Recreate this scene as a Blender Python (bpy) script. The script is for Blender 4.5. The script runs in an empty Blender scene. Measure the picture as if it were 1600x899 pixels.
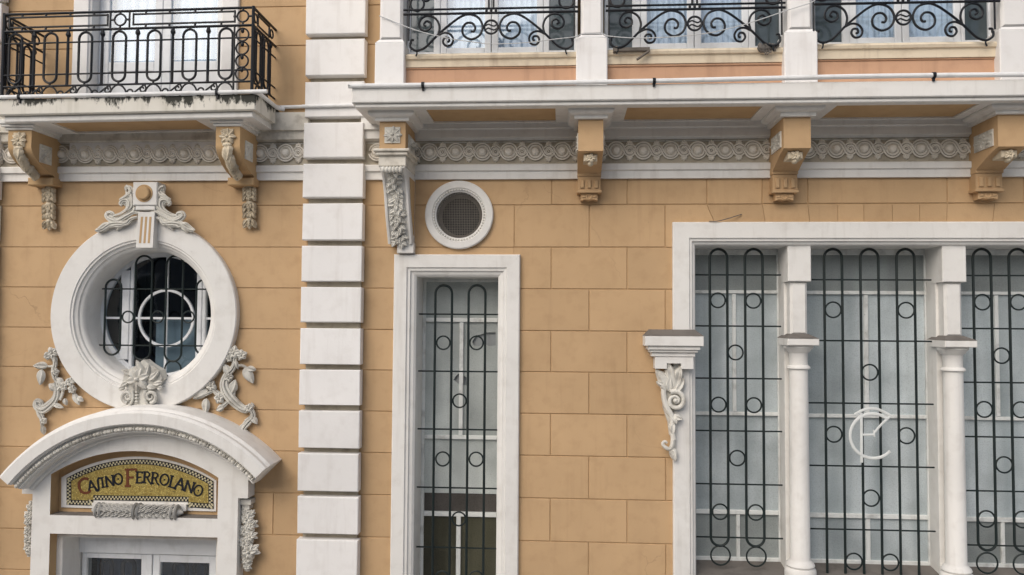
import bpy, bmesh, math, random
from mathutils import Vector, Matrix
from mathutils.geometry import tessellate_polygon
random.seed(7)
S = bpy.context.scene
COL = S.collection

# ------------------------------------------------------------------ camera
F, CX, CY, D, ZC = 1244.0, 800.0, 449.5, 9.6, 5.2
YAW, PITCH, ROLL = [math.radians(a) for a in (3.6193, 2.5023, 0.3745)]
fw = Vector((-math.sin(YAW) * math.cos(PITCH), math.cos(YAW) * math.cos(PITCH), math.sin(PITCH)))
rt0 = Vector((math.cos(YAW), math.sin(YAW), 0)); up0 = rt0.cross(fw)
rt = rt0 * math.cos(ROLL) + up0 * math.sin(ROLL)
up = -rt0 * math.sin(ROLL) + up0 * math.cos(ROLL)
CAM = Vector((0, -D, ZC))
cd = bpy.data.cameras.new('camera'); cam = bpy.data.objects.new('camera', cd); COL.objects.link(cam)
cd.sensor_width = 36; cd.lens = F / 1600 * 36; cd.clip_end = 500; cd.clip_start = 0.05
cam.matrix_world = Matrix.Translation(CAM) @ Matrix((rt, up, -fw)).transposed().to_4x4()
S.camera = cam

# ------------------------------------------------------------------ sky and sun
W = bpy.data.worlds.new('World'); S.world = W; W.use_nodes = True
nt = W.node_tree; bgn = nt.nodes['Background']
sky = nt.nodes.new('ShaderNodeTexSky'); sky.sky_type = 'NISHITA'; sky.sun_disc = False
SUN_EL, SUN_AZ = math.radians(40), math.radians(-30)      # azimuth: left of straight-in-front of the facade
sky.sun_elevation = SUN_EL; sky.sun_rotation = math.pi + SUN_AZ * -1
sky.air_density = 1.0; sky.dust_density = 4.0; sky.ozone_density = 1.0
nt.links.new(sky.outputs[0], bgn.inputs[0]); bgn.inputs[1].default_value = 0.11
sd = bpy.data.lights.new('sun', 'SUN'); sd.energy = 1.5; sd.angle = math.radians(60); sd.color = (1, .985, .955)
sun = bpy.data.objects.new('sun', sd); COL.objects.link(sun)
to_sun = Vector((math.sin(SUN_AZ) * math.cos(SUN_EL), -math.cos(SUN_AZ) * math.cos(SUN_EL), math.sin(SUN_EL)))
sun.rotation_euler = to_sun.to_track_quat('Z', 'Y').to_euler(); sun.location = (0, -8, 20)
S.view_settings.view_transform = 'Standard'; S.view_settings.look = 'None'
S.view_settings.gamma = 1; S.view_settings.exposure = 0.17

# ------------------------------------------------------------------ pixel -> point on a plane y = Y
def P(px, py, Y=0.0):
    d = rt * ((px - CX) / F) + up * ((CY - py) / F) + fw
    t = (Y + D) / d.y
    return CAM + d * t
def X(px, py, Y=0.0): return P(px, py, Y).x
def Z(px, py, Y=0.0): return P(px, py, Y).z
def T(ox, oy, s=3.995):                      # enlarged view of the photograph -> point
    return lambda zx, zy, Y=0.0: P(ox + zx / s, oy + zy / s, Y)

# ------------------------------------------------------------------ materials
def new_mat(name):
    m = bpy.data.materials.new(name); m.use_nodes = True
    return m, m.node_tree.nodes, m.node_tree.links, m.node_tree.nodes['Principled BSDF']
def noise(N, L, vec, scale, detail=4, stretch=None, rough=.55):
    mp = N.new('ShaderNodeMapping'); L.new(vec, mp.inputs[0])
    if stretch: mp.inputs['Scale'].default_value = stretch
    n = N.new('ShaderNodeTexNoise'); n.inputs['Scale'].default_value = scale
    n.inputs['Detail'].default_value = detail; n.inputs['Roughness'].default_value = rough
    L.new(mp.outputs[0], n.inputs[0]); return n.outputs[0]
def ramp(N, L, fac, a, b, ca=0.0, cb=1.0):
    r = N.new('ShaderNodeMapRange'); r.inputs[1].default_value = a; r.inputs[2].default_value = b
    r.inputs[3].default_value = ca; r.inputs[4].default_value = cb; L.new(fac, r.inputs[0]); return r.outputs[0]
def mix(N, L, fac, a, b):
    m = N.new('ShaderNodeMix'); m.data_type = 'RGBA'
    if isinstance(fac, (int, float)): m.inputs[0].default_value = fac
    else: L.new(fac, m.inputs[0])
    for i, v in ((6, a), (7, b)):
        if isinstance(v, (tuple, list)): m.inputs[i].default_value = (*v[:3], 1)
        else: L.new(v, m.inputs[i])
    return m.outputs[2]
def mul(N, L, a, b):
    m = N.new('ShaderNodeMath'); m.operation = 'MULTIPLY'
    for i, v in ((0, a), (1, b)):
        if isinstance(v, (int, float)): m.inputs[i].default_value = v
        else: L.new(v, m.inputs[i])
    return m.outputs[0]
def paint(name, col, dirt=(.2, .17, .13), amt=.25, streak=.25, rough=.75, bump=.25, var=.12, bscale=60, specks=0.0, per_obj=0.0, cracks=0.0):
    m, N, L, B = new_mat(name)
    pos = N.new('ShaderNodeNewGeometry').outputs['Position']
    big = noise(N, L, pos, .9, 3); mid = noise(N, L, pos, 6, 5); fine = noise(N, L, pos, bscale, 4)
    strk = noise(N, L, pos, 9, 4, (1, 1, .09))
    dk = tuple(c * (1 - var) for c in col); lt = tuple(min(1, c * (1 + var * .6)) for c in col)
    c = mix(N, L, ramp(N, L, big, .3, .7), dk, lt)
    c = mix(N, L, mul(N, L, ramp(N, L, mid, .5, .75), amt), c, dirt)
    c = mix(N, L, mul(N, L, ramp(N, L, strk, .56, .78), streak), c, dirt)
    if per_obj:
        oi = N.new('ShaderNodeObjectInfo').outputs['Random']
        hs = N.new('ShaderNodeHueSaturation'); L.new(c, hs.inputs['Color'])
        L.new(ramp(N, L, oi, 0, 1, 1 - per_obj, 1 + per_obj), hs.inputs['Value']); c = hs.outputs[0]
    if specks:
        sp = noise(N, L, pos, 14, 6, None, .7)
        c = mix(N, L, mul(N, L, ramp(N, L, sp, .66, .72), specks), c, (.06, .05, .045))
    if cracks:
        v = N.new('ShaderNodeTexVoronoi'); v.feature = 'DISTANCE_TO_EDGE'; v.inputs['Scale'].default_value = .8
        wob = N.new('ShaderNodeVectorMath'); wob.operation = 'MULTIPLY_ADD'; nz = N.new('ShaderNodeTexNoise'); nz.inputs['Scale'].default_value = 4; nz.inputs['Detail'].default_value = 6
        L.new(pos, nz.inputs[0]); L.new(nz.outputs['Color'], wob.inputs[0]); wob.inputs[1].default_value = (.35, .35, .35); L.new(pos, wob.inputs[2]); L.new(wob.outputs[0], v.inputs[0])
        ck = mul(N, L, ramp(N, L, v.outputs['Distance'], .0015, .006, 1, 0), ramp(N, L, noise(N, L, pos, .55, 2), .55, .65))
        c = mix(N, L, mul(N, L, ck, cracks), c, tuple(d * .5 for d in dirt))
    L.new(c, B.inputs['Base Color'])
    rr = ramp(N, L, mid, .3, .7, rough - .08, rough + .08); L.new(rr, B.inputs['Roughness'])
    bp = N.new('ShaderNodeBump'); bp.inputs['Strength'].default_value = bump; bp.inputs['Distance'].default_value = .004
    L.new(fine, bp.inputs['Height']); L.new(bp.outputs[0], B.inputs['Normal'])
    B.inputs['Specular IOR Level'].default_value = .25
    return m
M = {}
M['ochre'] = paint('ochre_render', (.52, .35, .195), (.34, .215, .115), .3, .32, .85, .35, .10, 45, .2, .06, .35)
M['ochre2'] = paint('ochre_trim', (.51, .345, .185), (.31, .19, .10), .25, .2, .85, .25, .10)
M['peach'] = paint('peach_panel', (.55, .335, .215), (.34, .20, .13), .3, .45, .85, .25, .08)
M['cream'] = paint('cream_paint', (.735, .72, .685), (.38, .34, .29), .22, .3, .7, .3, .06, 50, .12)
M['quoin'] = paint('quoin_paint', (.79, .775, .755), (.48, .44, .40), .2, .3, .7, .3, .05, 40, .1, .045)
M['stone'] = paint('weathered_cream', (.66, .62, .54), (.20, .17, .13), .6, .35, .8, .5, .10, 40, .35)
M['orn'] = paint('ornament_stone', (.66, .64, .58), (.18, .155, .125), .7, .15, .8, .8, .14, 60, .5, .10)
M['friezeback'] = paint('grimy_shaded_recess', (.46, .41, .325), (.14, .12, .09), .5, .2, .85, .5, .12, 40, .3)  # grime, plus the shade of the relief gaps painted in as a darker base
M['orntan'] = paint('ornament_tan', (.60, .52, .39), (.18, .14, .09), .7, .15, .8, .8, .14, 60, .5)
M['friezeorn'] = paint('frieze_relief', (.78, .735, .655), (.42, .37, .29), .4, .15, .8, .5, .10, 50, .2, .08)
M['meshwire'] = paint('mesh_wire', (.20, .18, .155), (.08, .07, .06), .4, 0, .7, .2, .1)
M['orngrey'] = paint('ornament_grey', (.44, .43, .40), (.16, .15, .14), .6, .1, .75, .5, .12, 50, .3)
M['sill'] = paint('sill_cream', (.72, .62, .47), (.35, .26, .18), .35, .5, .75, .25, .08)
M['ledge'] = paint('dirty_ledge', (.17, .155, .14), (.06, .055, .05), .5, .2, .9, .5, .15)
M['joinery'] = paint('white_joinery', (.78, .80, .82), (.38, .38, .36), .3, .35, .5, .15, .05, 50, .2)
M['oldjoin'] = paint('flaking_joinery', (.74, .76, .74), (.2, .19, .17), .5, .35, .6, .5, .08, 40, .5)
M['pipe'] = paint('white_pipe', (.76, .76, .75), (.35, .34, .32), .3, .2, .5, .1, .05)
M['iron'] = paint('black_iron', (.012, .014, .018), (.05, .035, .025), .3, .1, .42, .35, .2, 70)
M['irong'] = paint('dark_green_iron', (.014, .022, .022), (.04, .04, .035), .3, .1, .45, .35, .2, 70)
M['whiteiron'] = paint('white_iron', (.68, .70, .68), (.3, .3, .28), .3, .1, .5, .2, .05)
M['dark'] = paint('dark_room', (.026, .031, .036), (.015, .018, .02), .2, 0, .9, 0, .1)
M['street'] = paint('street_paving', (.40, .39, .37), (.12, .11, .10), .4, 0, .85, .5, .1, 20)
M['wood'] = paint('grey_wood', (.16, .14, .12), (.05, .045, .04), .6, .3, .9, .5, .2)
M['red'] = paint('letter_red', (.15, .05, .024), (.1, .03, .015), .3, 0, .5, .1, .1)
M['black'] = paint('letter_black', (.012, .014, .022), (.03, .03, .03), .3, 0, .45, .1, .1)
M['tessera'] = paint('pale_tessera', (.55, .50, .33), (.25, .22, .13), .4, 0, .5, .2, .1)
M['wire'] = paint('pale_wire', (.55, .56, .56), (.3, .3, .3), .2, 0, .6, 0, .05)
M['shutter'] = paint('dark_teal_pane', (.075, .10, .11), (.04, .05, .055), .4, .3, .12, .05, .2)
M['shutter'].node_tree.nodes['Principled BSDF'].inputs['Specular IOR Level'].default_value = .7
M['curtain'] = paint('curtain_cloth', (.74, .83, .93), (.48, .56, .68), .3, .7, .9, .2, .06)
M['doorblue'] = paint('blue_grey_cloth', (.085, .11, .15), (.05, .06, .08), .6, .5, .9, .2, .2)
M['greysheet'] = paint('grey_sheet', (.30, .32, .325), (.12, .12, .12), .3, .5, .9, .2, .1)  # plain grey for the sheets set behind window glass

def moulded():                       # cream slab with black mould hanging from its top edge
    m, N, L, B = new_mat('mouldy_cream')
    pos = N.new('ShaderNodeNewGeometry').outputs['Position']
    sep = N.new('ShaderNodeSeparateXYZ'); L.new(pos, sep.inputs[0])
    c = mix(N, L, ramp(N, L, noise(N, L, pos, 2, 4), .3, .7), (.62, .59, .52), (.72, .69, .62))
    blot = noise(N, L, pos, 11, 6, (1, 1, .45), .68)
    clus = noise(N, L, pos, 3.1, 2, (1, 1, .05))
    top = ramp(N, L, sep.outputs[2], MOULD_Z - .2, MOULD_Z, 0, 1)
    a = N.new('ShaderNodeMath'); a.operation = 'ADD'; L.new(mul(N, L, top, .34), a.inputs[0]); L.new(blot, a.inputs[1])
    b = N.new('ShaderNodeMath'); b.operation = 'ADD'; L.new(a.outputs[0], b.inputs[0]); L.new(mul(N, L, clus, .42), b.inputs[1])
    c = mix(N, L, mul(N, L, ramp(N, L, noise(N, L, pos, 9, 4, (1, 1, .08)), .5, .75), .4), c, (.30, .28, .2))
    c = mix(N, L, ramp(N, L, b.outputs[0], .93, 1.03), c, (.035, .035, .028))
    L.new(c, B.inputs['Base Color']); B.inputs['Roughness'].default_value = .85
    bp = N.new('ShaderNodeBump'); bp.inputs['Strength'].default_value = .4; bp.inputs['Distance'].default_value = .005
    L.new(blot, bp.inputs['Height']); L.new(bp.outputs[0], B.inputs['Normal']); return m
def frosted(name, ca, cb, rough=.32):
    m, N, L, B = new_mat(name)
    pos = N.new('ShaderNodeNewGeometry').outputs['Position']
    fold = noise(N, L, pos, 3.2, 2, (1, 1, .1)); blot = noise(N, L, pos, 1.7, 5); grain = noise(N, L, pos, 70, 3)
    c = mix(N, L, ramp(N, L, fold, .35, .65), ca, cb)
    c = mix(N, L, mul(N, L, ramp(N, L, blot, .42, .72), .55), c, tuple(v * .58 for v in ca))
    c = mix(N, L, mul(N, L, ramp(N, L, grain, .48, .68), .35), c, tuple(v * .55 for v in ca))
    oi = N.new('ShaderNodeObjectInfo').outputs['Random']; hs = N.new('ShaderNodeHueSaturation'); L.new(c, hs.inputs['Color']); L.new(ramp(N, L, oi, 0, 1, .88, 1.1), hs.inputs['Value'])
    L.new(hs.outputs[0], B.inputs['Base Color']); B.inputs['Roughness'].default_value = rough
    bp = N.new('ShaderNodeBump'); bp.inputs['Strength'].default_value = .5; bp.inputs['Distance'].default_value = .006
    L.new(noise(N, L, pos, 55, 2), bp.inputs['Height']); L.new(bp.outputs[0], B.inputs['Normal'])
    return m
M['frost'] = frosted('frosted_glass', (.38, .435, .45), (.60, .66, .675))
M['frostgreen'] = frosted('frosted_glass_pale', (.41, .445, .435), (.56, .60, .58))
M['frostdark'] = frosted('frosted_glass_dark', (.25, .275, .27), (.36, .395, .39))
def clear_glass(name, tint=(.9, .93, .95), refl=.1):
    m, N, L, B = new_mat(name); N.remove(B)
    out = [n for n in N if n.type == 'OUTPUT_MATERIAL'][0]
    tr = N.new('ShaderNodeBsdfTransparent'); tr.inputs[0].default_value = (*tint, 1)
    gl = N.new('ShaderNodeBsdfGlossy'); gl.inputs['Roughness'].default_value = .03
    lw = N.new('ShaderNodeLayerWeight'); fr = N.new('ShaderNodeMapRange'); fr.inputs[3].default_value = refl; fr.inputs[4].default_value = .9; pw = N.new('ShaderNodeMath'); pw.operation = 'POWER'; pw.inputs[1].default_value = 4; L.new(lw.outputs['Facing'], pw.inputs[0]); L.new(pw.outputs[0], fr.inputs[0])
    pos = N.new('ShaderNodeNewGeometry').outputs['Position']
    bp = N.new('ShaderNodeBump'); bp.inputs['Strength'].default_value = .08; bp.inputs['Distance'].default_value = .02
    L.new(noise(N, L, pos, 2.5, 2), bp.inputs['Height']); L.new(bp.outputs[0], gl.inputs['Normal'])
    mx = N.new('ShaderNodeMixShader'); L.new(fr.outputs[0], mx.inputs[0]); L.new(tr.outputs[0], mx.inputs[1]); L.new(gl.outputs[0], mx.inputs[2])
    L.new(mx.outputs[0], out.inputs[0]); return m
M['glass'] = clear_glass('window_glass')
M['bluglass'] = clear_glass('bluish_glass', (.68, .80, .88), .12)
M['olive'] = frosted('old_olive_glass', (.032, .031, .019), (.085, .083, .055), .15)
M['brown'] = frosted('brown_glass', (.07, .065, .058), (.11, .10, .09), .25)
def gold():
    m, N, L, B = new_mat('gold_mosaic')
    pos = N.new('ShaderNodeNewGeometry').outputs['Position']
    v = N.new('ShaderNodeTexVoronoi'); v.inputs['Scale'].default_value = 62; L.new(pos, v.inputs[0])
    c = mix(N, L, ramp(N, L, noise(N, L, v.outputs['Position'], 40, 1), .3, .7), (.34, .235, .05), (.68, .54, .17))
    e = N.new('ShaderNodeTexVoronoi'); e.feature = 'DISTANCE_TO_EDGE'; e.inputs['Scale'].default_value = 62; L.new(pos, e.inputs[0])
    c = mix(N, L, ramp(N, L, e.outputs['Distance'], .02, .12), (.16, .13, .05), c)
    L.new(c, B.inputs['Base Color']); B.inputs['Roughness'].default_value = .4; B.inputs['Metallic'].default_value = .25
    return m
M['gold'] = gold()

# ------------------------------------------------------------------ mesh building
class MB:
    def __init__(s): s.v = []; s.f = []; s.sm = []
    def add(s, vs, fs, smooth=False):
        o = len(s.v); s.v += [tuple(v) for v in vs]
        for f in fs: s.f.append(tuple(i + o for i in f)); s.sm.append(smooth)
        return s
    def box(s, x0, x1, y0, y1, z0, z1, c=0.0):
        if x0 > x1: x0, x1 = x1, x0
        if y0 > y1: y0, y1 = y1, y0
        if z0 > z1: z0, z1 = z1, z0
        if c <= 0:
            v = [(x, y, z) for z in (z0, z1) for y in (y0, y1) for x in (x0, x1)]
            f = [(0, 1, 3, 2), (4, 6, 7, 5), (0, 4, 5, 1), (2, 3, 7, 6), (0, 2, 6, 4), (1, 5, 7, 3)]
            return s.add(v, f)
        r = lambda y, i: [(x0 + i, y, z0 + i), (x1 - i, y, z0 + i), (x1 - i, y, z1 - i), (x0 + i, y, z1 - i)]
        v = r(y0, c) + r(y0 + c, 0) + r(y1, 0)
        f = [(0, 1, 2, 3), (8, 11, 10, 9)]
        for a in (0, 4):
            for k in range(4): f.append((a + k, a + 4 + k, a + 4 + (k + 1) % 4, a + (k + 1) % 4))
        return s.add(v, f)
    def prism(s, poly, y0, y1):              # polygon in x,z pushed along y
        n = len(poly); v = [(p[0], y0, p[1]) for p in poly] + [(p[0], y1, p[1]) for p in poly]
        tri = tessellate_polygon([[Vector((p[0], p[1], 0)) for p in poly]])
        f = [t for t in tri] + [tuple(n + i for i in reversed(t)) for t in tri]
        f += [(k, n + k, n + (k + 1) % n, (k + 1) % n) for k in range(n)]
        return s.add(v, f)
    def xprism(s, prof, x0, x1, smooth=False, x0b=None, x1b=None):   # profile in y,z pushed along x
        n = len(prof); v = [(x0, p[0], p[1]) for p in prof] + [(x1, p[0], p[1]) for p in prof]
        tri = tessellate_polygon([[Vector((p[0], p[1], 0)) for p in prof]])
        s.add(v, [t for t in tri] + [tuple(n + i for i in reversed(t)) for t in tri])
        return s.add(v, [(k, n + k, n + (k + 1) % n, (k + 1) % n) for k in range(n)], smooth)
    def tube(s, pts, r, n=8, closed=False, flat=1.0, capped=True):
        pts = [Vector(p) for p in pts]; m = len(pts)
        rr = r if isinstance(r, (list, tuple)) else [r] * m
        vs = []; fs = []
        prev = None
        for i, p in enumerate(pts):
            a = pts[(i - 1) % m] if (closed or i > 0) else p
            b = pts[(i + 1) % m] if (closed or i < m - 1) else p
            t = (b - a).normalized() if (b - a).length > 1e-9 else Vector((1, 0, 0))
            ref = Vector((0, 1, 0)) if abs(t.y) < .9 else Vector((0, 0, 1))
            if prev is not None:
                u = (prev - t * prev.dot(t))
                u = u.normalized() if u.length > 1e-6 else t.cross(ref).normalized()
            else: u = t.cross(ref).normalized()
            w = t.cross(u).normalized(); prev = u
            for k in range(n):
                q = 2 * math.pi * k / n
                o = u * (math.cos(q) * rr[i]) + w * (math.sin(q) * rr[i])
                if flat != 1.0: o.y *= flat
                vs.append(p + o)
        for i in range(m if closed else m - 1):
            j = (i + 1) % m
            for k in range(n): fs.append((i * n + k, i * n + (k + 1) % n, j * n + (k + 1) % n, j * n + k))
        s.add(vs, fs, True)
        if not closed and capped:
            o = len(s.v) - len(vs)
            s.f.append(tuple(o + k for k in range(n))); s.sm.append(False)
            s.f.append(tuple(o + (m - 1) * n + k for k in reversed(range(n)))); s.sm.append(False)
        return s
    def ring(s, c, R, r, n=28, k=6, flat=1.0, a0=0, a1=2 * math.pi):
        full = abs(a1 - a0 - 2 * math.pi) < 1e-6
        pts = [(c[0] + R * math.cos(a0 + (a1 - a0) * i / (n if full else n - 1)), c[1], c[2] + R * math.sin(a0 + (a1 - a0) * i / (n if full else n - 1))) for i in range(n)]
        return s.tube(pts, r, k, full, flat)
    def ell(s, c, rx, ry, rz, nu=10, nv=6, ang=0.0):
        vs = []; fs = []
        for j in range(nv + 1):
            ph = math.pi * j / nv - math.pi / 2
            for i in range(nu):
                th = 2 * math.pi * i / nu
                x = rx * math.cos(ph) * math.cos(th); z = rz * math.cos(ph) * math.sin(th); y = ry * math.sin(ph)
                vs.append((c[0] + x * math.cos(ang) - z * math.sin(ang), c[1] + y, c[2] + x * math.sin(ang) + z * math.cos(ang)))
        for j in range(nv):
            for i in range(nu): fs.append((j * nu + i, j * nu + (i + 1) % nu, (j + 1) * nu + (i + 1) % nu, (j + 1) * nu + i))
        return s.add(vs, fs, True)
    def lathe(s, c, prof, n=96, a0=0.0, a1=2 * math.pi, smooth=True, caps=False):   # prof (radius, y) about the y axis
        full = abs(a1 - a0 - 2 * math.pi) < 1e-6; m = len(prof); vs = []; fs = []
        cnt = n if full else n + 1
        for i in range(cnt):
            a = a0 + (a1 - a0) * i / n
            for r, y in prof: vs.append((c[0] + r * math.cos(a), y, c[1] + r * math.sin(a)))
        for i in range(n):
            j = (i + 1) % cnt
            for k in range(m - 1): fs.append((i * m + k, i * m + k + 1, j * m + k + 1, j * m + k))
        if caps and not full:
            fs.append(tuple(range(m))); fs.append(tuple(n * m + k for k in reversed(range(m))))
        return s.add(vs, fs, smooth)
    def vlathe(s, c, prof, n=24):                                    # prof (radius, z) about a vertical axis
        vs = []; fs = []; m = len(prof)
        for i in range(n):
            a = 2 * math.pi * i / n
            for r, z in prof: vs.append((c[0] + r * math.cos(a), c[1] + r * math.sin(a), z))
        for i in range(n):
            j = (i + 1) % n
            for k in range(m - 1): fs.append((i * m + k, i * m + k + 1, j * m + k + 1, j * m + k))
        return s.add(vs, fs, True)
    def frame(s, x0, x1, z0, z1, prof):                              # mitred frame, prof (inset, y)
        vs = []; fs = []
        for i, y in prof: vs += [(x0 + i, y, z0 + i), (x1 - i, y, z0 + i), (x1 - i, y, z1 - i), (x0 + i, y, z1 - i)]
        for k in range(len(prof) - 1):
            for j in range(4): fs.append((k * 4 + j, k * 4 + (j + 1) % 4, k * 4 + 4 + (j + 1) % 4, k * 4 + 4 + j))
        return s.add(vs, fs)
    def leaf(s, c, ang, ln, wd, th=.02, lobes=0, curl=0.0, tip=.0):  # pointed leaf lying in the x,z plane with a raised midrib
        n = 9; vs = []; fs = []
        for i in range(n + 1):
            t = i / n
            w = wd * .5 * (math.sin(math.pi * min(1, t ** .8)) ** .8) + wd * .05
            if lobes: w *= 1 + .28 * math.sin(t * lobes * 2 * math.pi)
            b = curl * t * t * ln
            x, z = t * ln, b
            h = th * math.sin(math.pi * (.12 + .8 * t)) + tip * t
            for q, hh in ((-1, 0), (-.5, .75), (0, .55), (.5, .75), (1, 0)): vs.append((x, -h * hh, z + q * w))
        ca, sa = math.cos(ang), math.sin(ang)
        vs = [(c[0] + x * ca - z * sa, c[1] + y, c[2] + x * sa + z * ca) for x, y, z in vs]
        for i in range(n):
            for k in range(4): fs.append((i * 5 + k, i * 5 + k + 1, i * 5 + 6 + k, i * 5 + 5 + k))
            fs.append((i * 5, i * 5 + 5, i * 5 + 9, i * 5 + 4))
        return s.add(vs, fs, True)
    def flower(s, c, r, n=5, th=.03, a0=0.0):
        for k in range(n):
            a = a0 + 2 * math.pi * k / n
            s.leaf((c[0] + .06 * r * math.cos(a), c[1] - .004, c[2] + .06 * r * math.sin(a)), a, r * random.uniform(.88, 1.05), r * 4.4 / max(4, n), th * 1.15, 0, random.uniform(-.15, .15), -th * .15)
        return s.ell((c[0], c[1] - th * .55, c[2]), r * .2, th * .6, r * .2, 8, 6)
def build(name, mb, mat, parent=None, loc=None, label=None, kind=None, sharp=35):
    me = bpy.data.meshes.new(name); me.from_pydata(mb.v, [], mb.f); me.update()
    bm = bmesh.new(); bm.from_mesh(me); bmesh.ops.recalc_face_normals(bm, faces=bm.faces); bm.to_mesh(me); bm.free()
    me.polygons.foreach_set('use_smooth', mb.sm)
    if any(mb.sm): me.set_sharp_from_angle(angle=math.radians(sharp))
    me.materials.append(M[mat] if isinstance(mat, str) else mat)
    o = bpy.data.objects.new(name, me); COL.objects.link(o)
    if loc: o.location = loc
    adopt(o, parent)
    if label: o['label'] = label
    if kind: o['kind'] = kind
    return o
def adopt(o, parent):
    if parent is not None:
        o.parent = parent
        if parent.type == 'EMPTY': o.matrix_parent_inverse = Matrix.Translation(-parent.location)
def again(src, name, parent, loc):
    o = src.copy(); o.name = name; COL.objects.link(o); o.location = loc; return o
def thing(name, label, cat, loc, group=None):
    o = bpy.data.objects.new(name, None); COL.objects.link(o); o.location = loc; o.empty_display_size = .2
    o['label'] = label; o['category'] = cat
    if group: o['group'] = group
    return o
def box(name, mat, parent, *a, **k):
    return build(name, MB().box(*a, **{q: k[q] for q in k if q == 'c'}), mat, parent, label=k.get('label'))
def smooth(pts, n=6, closed=False):
    pts = [Vector(p) for p in pts]; out = []; m = len(pts)
    for i in range(m if closed else m - 1):
        p1, p2 = pts[i], pts[(i + 1) % m]
        p0 = pts[i - 1] if (closed or i > 0) else p1 * 2 - p2
        p3 = pts[(i + 2) % m] if (closed or i < m - 2) else p2 * 2 - p1
        for k in range(n):
            t = k / n
            out.append(.5 * (2 * p1 + (p2 - p0) * t + (2 * p0 - 5 * p1 + 4 * p2 - p3) * t * t + (3 * p1 - p0 - 3 * p2 + p3) * t ** 3))
    if not closed: out.append(pts[-1])
    return out
def taper(n, a, b, mid=None):
    out = []
    for i in range(n):
        t = i / max(1, n - 1)
        out.append(a + (b - a) * t if mid is None else (a + (mid - a) * t * 2 if t < .5 else mid + (b - mid) * (t * 2 - 1)))
    return out
def spiral(c, r0, r1, a0, turns, n=30):
    return [(c[0] + (r0 + (r1 - r0) * i / n) * math.cos(a0 + turns * 2 * math.pi * i / n), c[1], c[2] + (r0 + (r1 - r0) * i / n) * math.sin(a0 + turns * 2 * math.pi * i / n)) for i in range(n + 1)]
t00, t40, t80, t12 = T(0, 0), T(400, 0), T(800, 0), T(1200, 0)
a00, a40, a80, a12 = T(0, 225), T(400, 225), T(800, 225), T(1200, 225)
b00, b40, b80, b12 = T(0, 450), T(400, 450), T(800, 450), T(1200, 450)
c00, c40, c80, c12 = T(0, 675, 4), T(400, 675, 4), T(800, 675, 4), T(1200, 675, 4)

# ------------------------------------------------------------------ setting
st = build('street', MB().box(-60, 60, -60, 12, -.3, 0), 'street'); st['kind'] = 'structure'
pv = build('pavement', MB().box(-14, 14, -2.2, 1, 0, .13), 'cream'); pv['kind'] = 'structure'; pv.data.materials[0] = M['street']

# house across the street, behind the camera: what the glass of the round window mirrors
M['opp'] = paint('grey_render', (.22, .235, .25), (.10, .10, .10), .3, .3, .85, .3, .1)
OPP = thing('opposite_house', 'grey house across the street, mirrored dimly in the round window glass', 'building', (-8, -18, 0))
build('wall', MB().box(-24, 8, -26, -18, 0, 8.6), 'opp', OPP)
build('roof', MB().xprism([(-17.5, 8.6), (-17.5, 8.8), (-22, 10.6), (-26.4, 8.8), (-26.4, 8.6)], -24.3, 8.3), 'wood', OPP)
for zz_ in (1.2, 4.6):
    for k in range(10):
        xw_ = -22.5 + 3.1 * k
        w_ = build('window', MB().frame(xw_ - .12, xw_ + 1.42, zz_ - .12, zz_ + 2.32, [(0, -18.0), (0, -17.95), (.12, -17.95), (.12, -17.99)]).box(xw_ + .61, xw_ + .69, -17.98, -17.955, zz_, zz_ + 2.2), 'cream', OPP)
        build('pane', MB().box(xw_, xw_ + 1.3, -17.995, -17.985, zz_, zz_ + 2.2), 'shutter', w_)

# ================================================================== THE BUILDING
BLD = thing('casino_building', 'ochre building with cream quoins, arched doorway, round window and projecting gallery', 'building', (-1, 0, 0))
XL, XR = -7.6, 7.6                     # built width
JZ = [ZC + j for j in (1.425, .909, .404, -.1, -.593, -1.091, -1.59, -2.094, -2.6, -3.1, -3.6, -4.1)]
Z_STR = ZC + 1.735                     # underside of the string course
# key lines
QX0, QX1 = (X(479.6, 5, -.15) + X(461.6, 895, -.15)) / 2, (X(571, 5, -.15) + X(557.8, 895, -.15)) / 2              # quoin pier
DOOR_X = X(222, 760, 0)
OC = (X(222.6, 492.0, -.1), Z(222.6, 492.0, -.1)); OR = X(369.6, 491, -.1) - OC[0]
VC = (X(717, 335.7, -.05), Z(717, 335.7, -.05)); VR = (X(770, 335, -.05) - X(663.3, 335, -.05)) / 2
NX0, NX1, NZ1 = X(615, 450, -.06), X(812.3, 450, -.06), Z(710, 397.7, -.06); NZ0 = 1.2
GX0, GZ1 = X(1051.5, 450, -.07), Z(1200, 346.8, -.07); GX1, GZ0 = 6.78, Z(1180, 892, 0)
BDX0, BDX1 = X(113, 60, -.04), X(372, 60, -.04)           # balcony door surround
DX0, DX1, DZ1 = c00(308, 760, -.2).x, c00(1357, 760, -.2).x, c00(830, 648, -.2).z
Z_SOF = Z(800, 166, -.88)                                # gallery soffit
UPZ = Z(430, 176, -.12)                                  # top of the cornice

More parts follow.
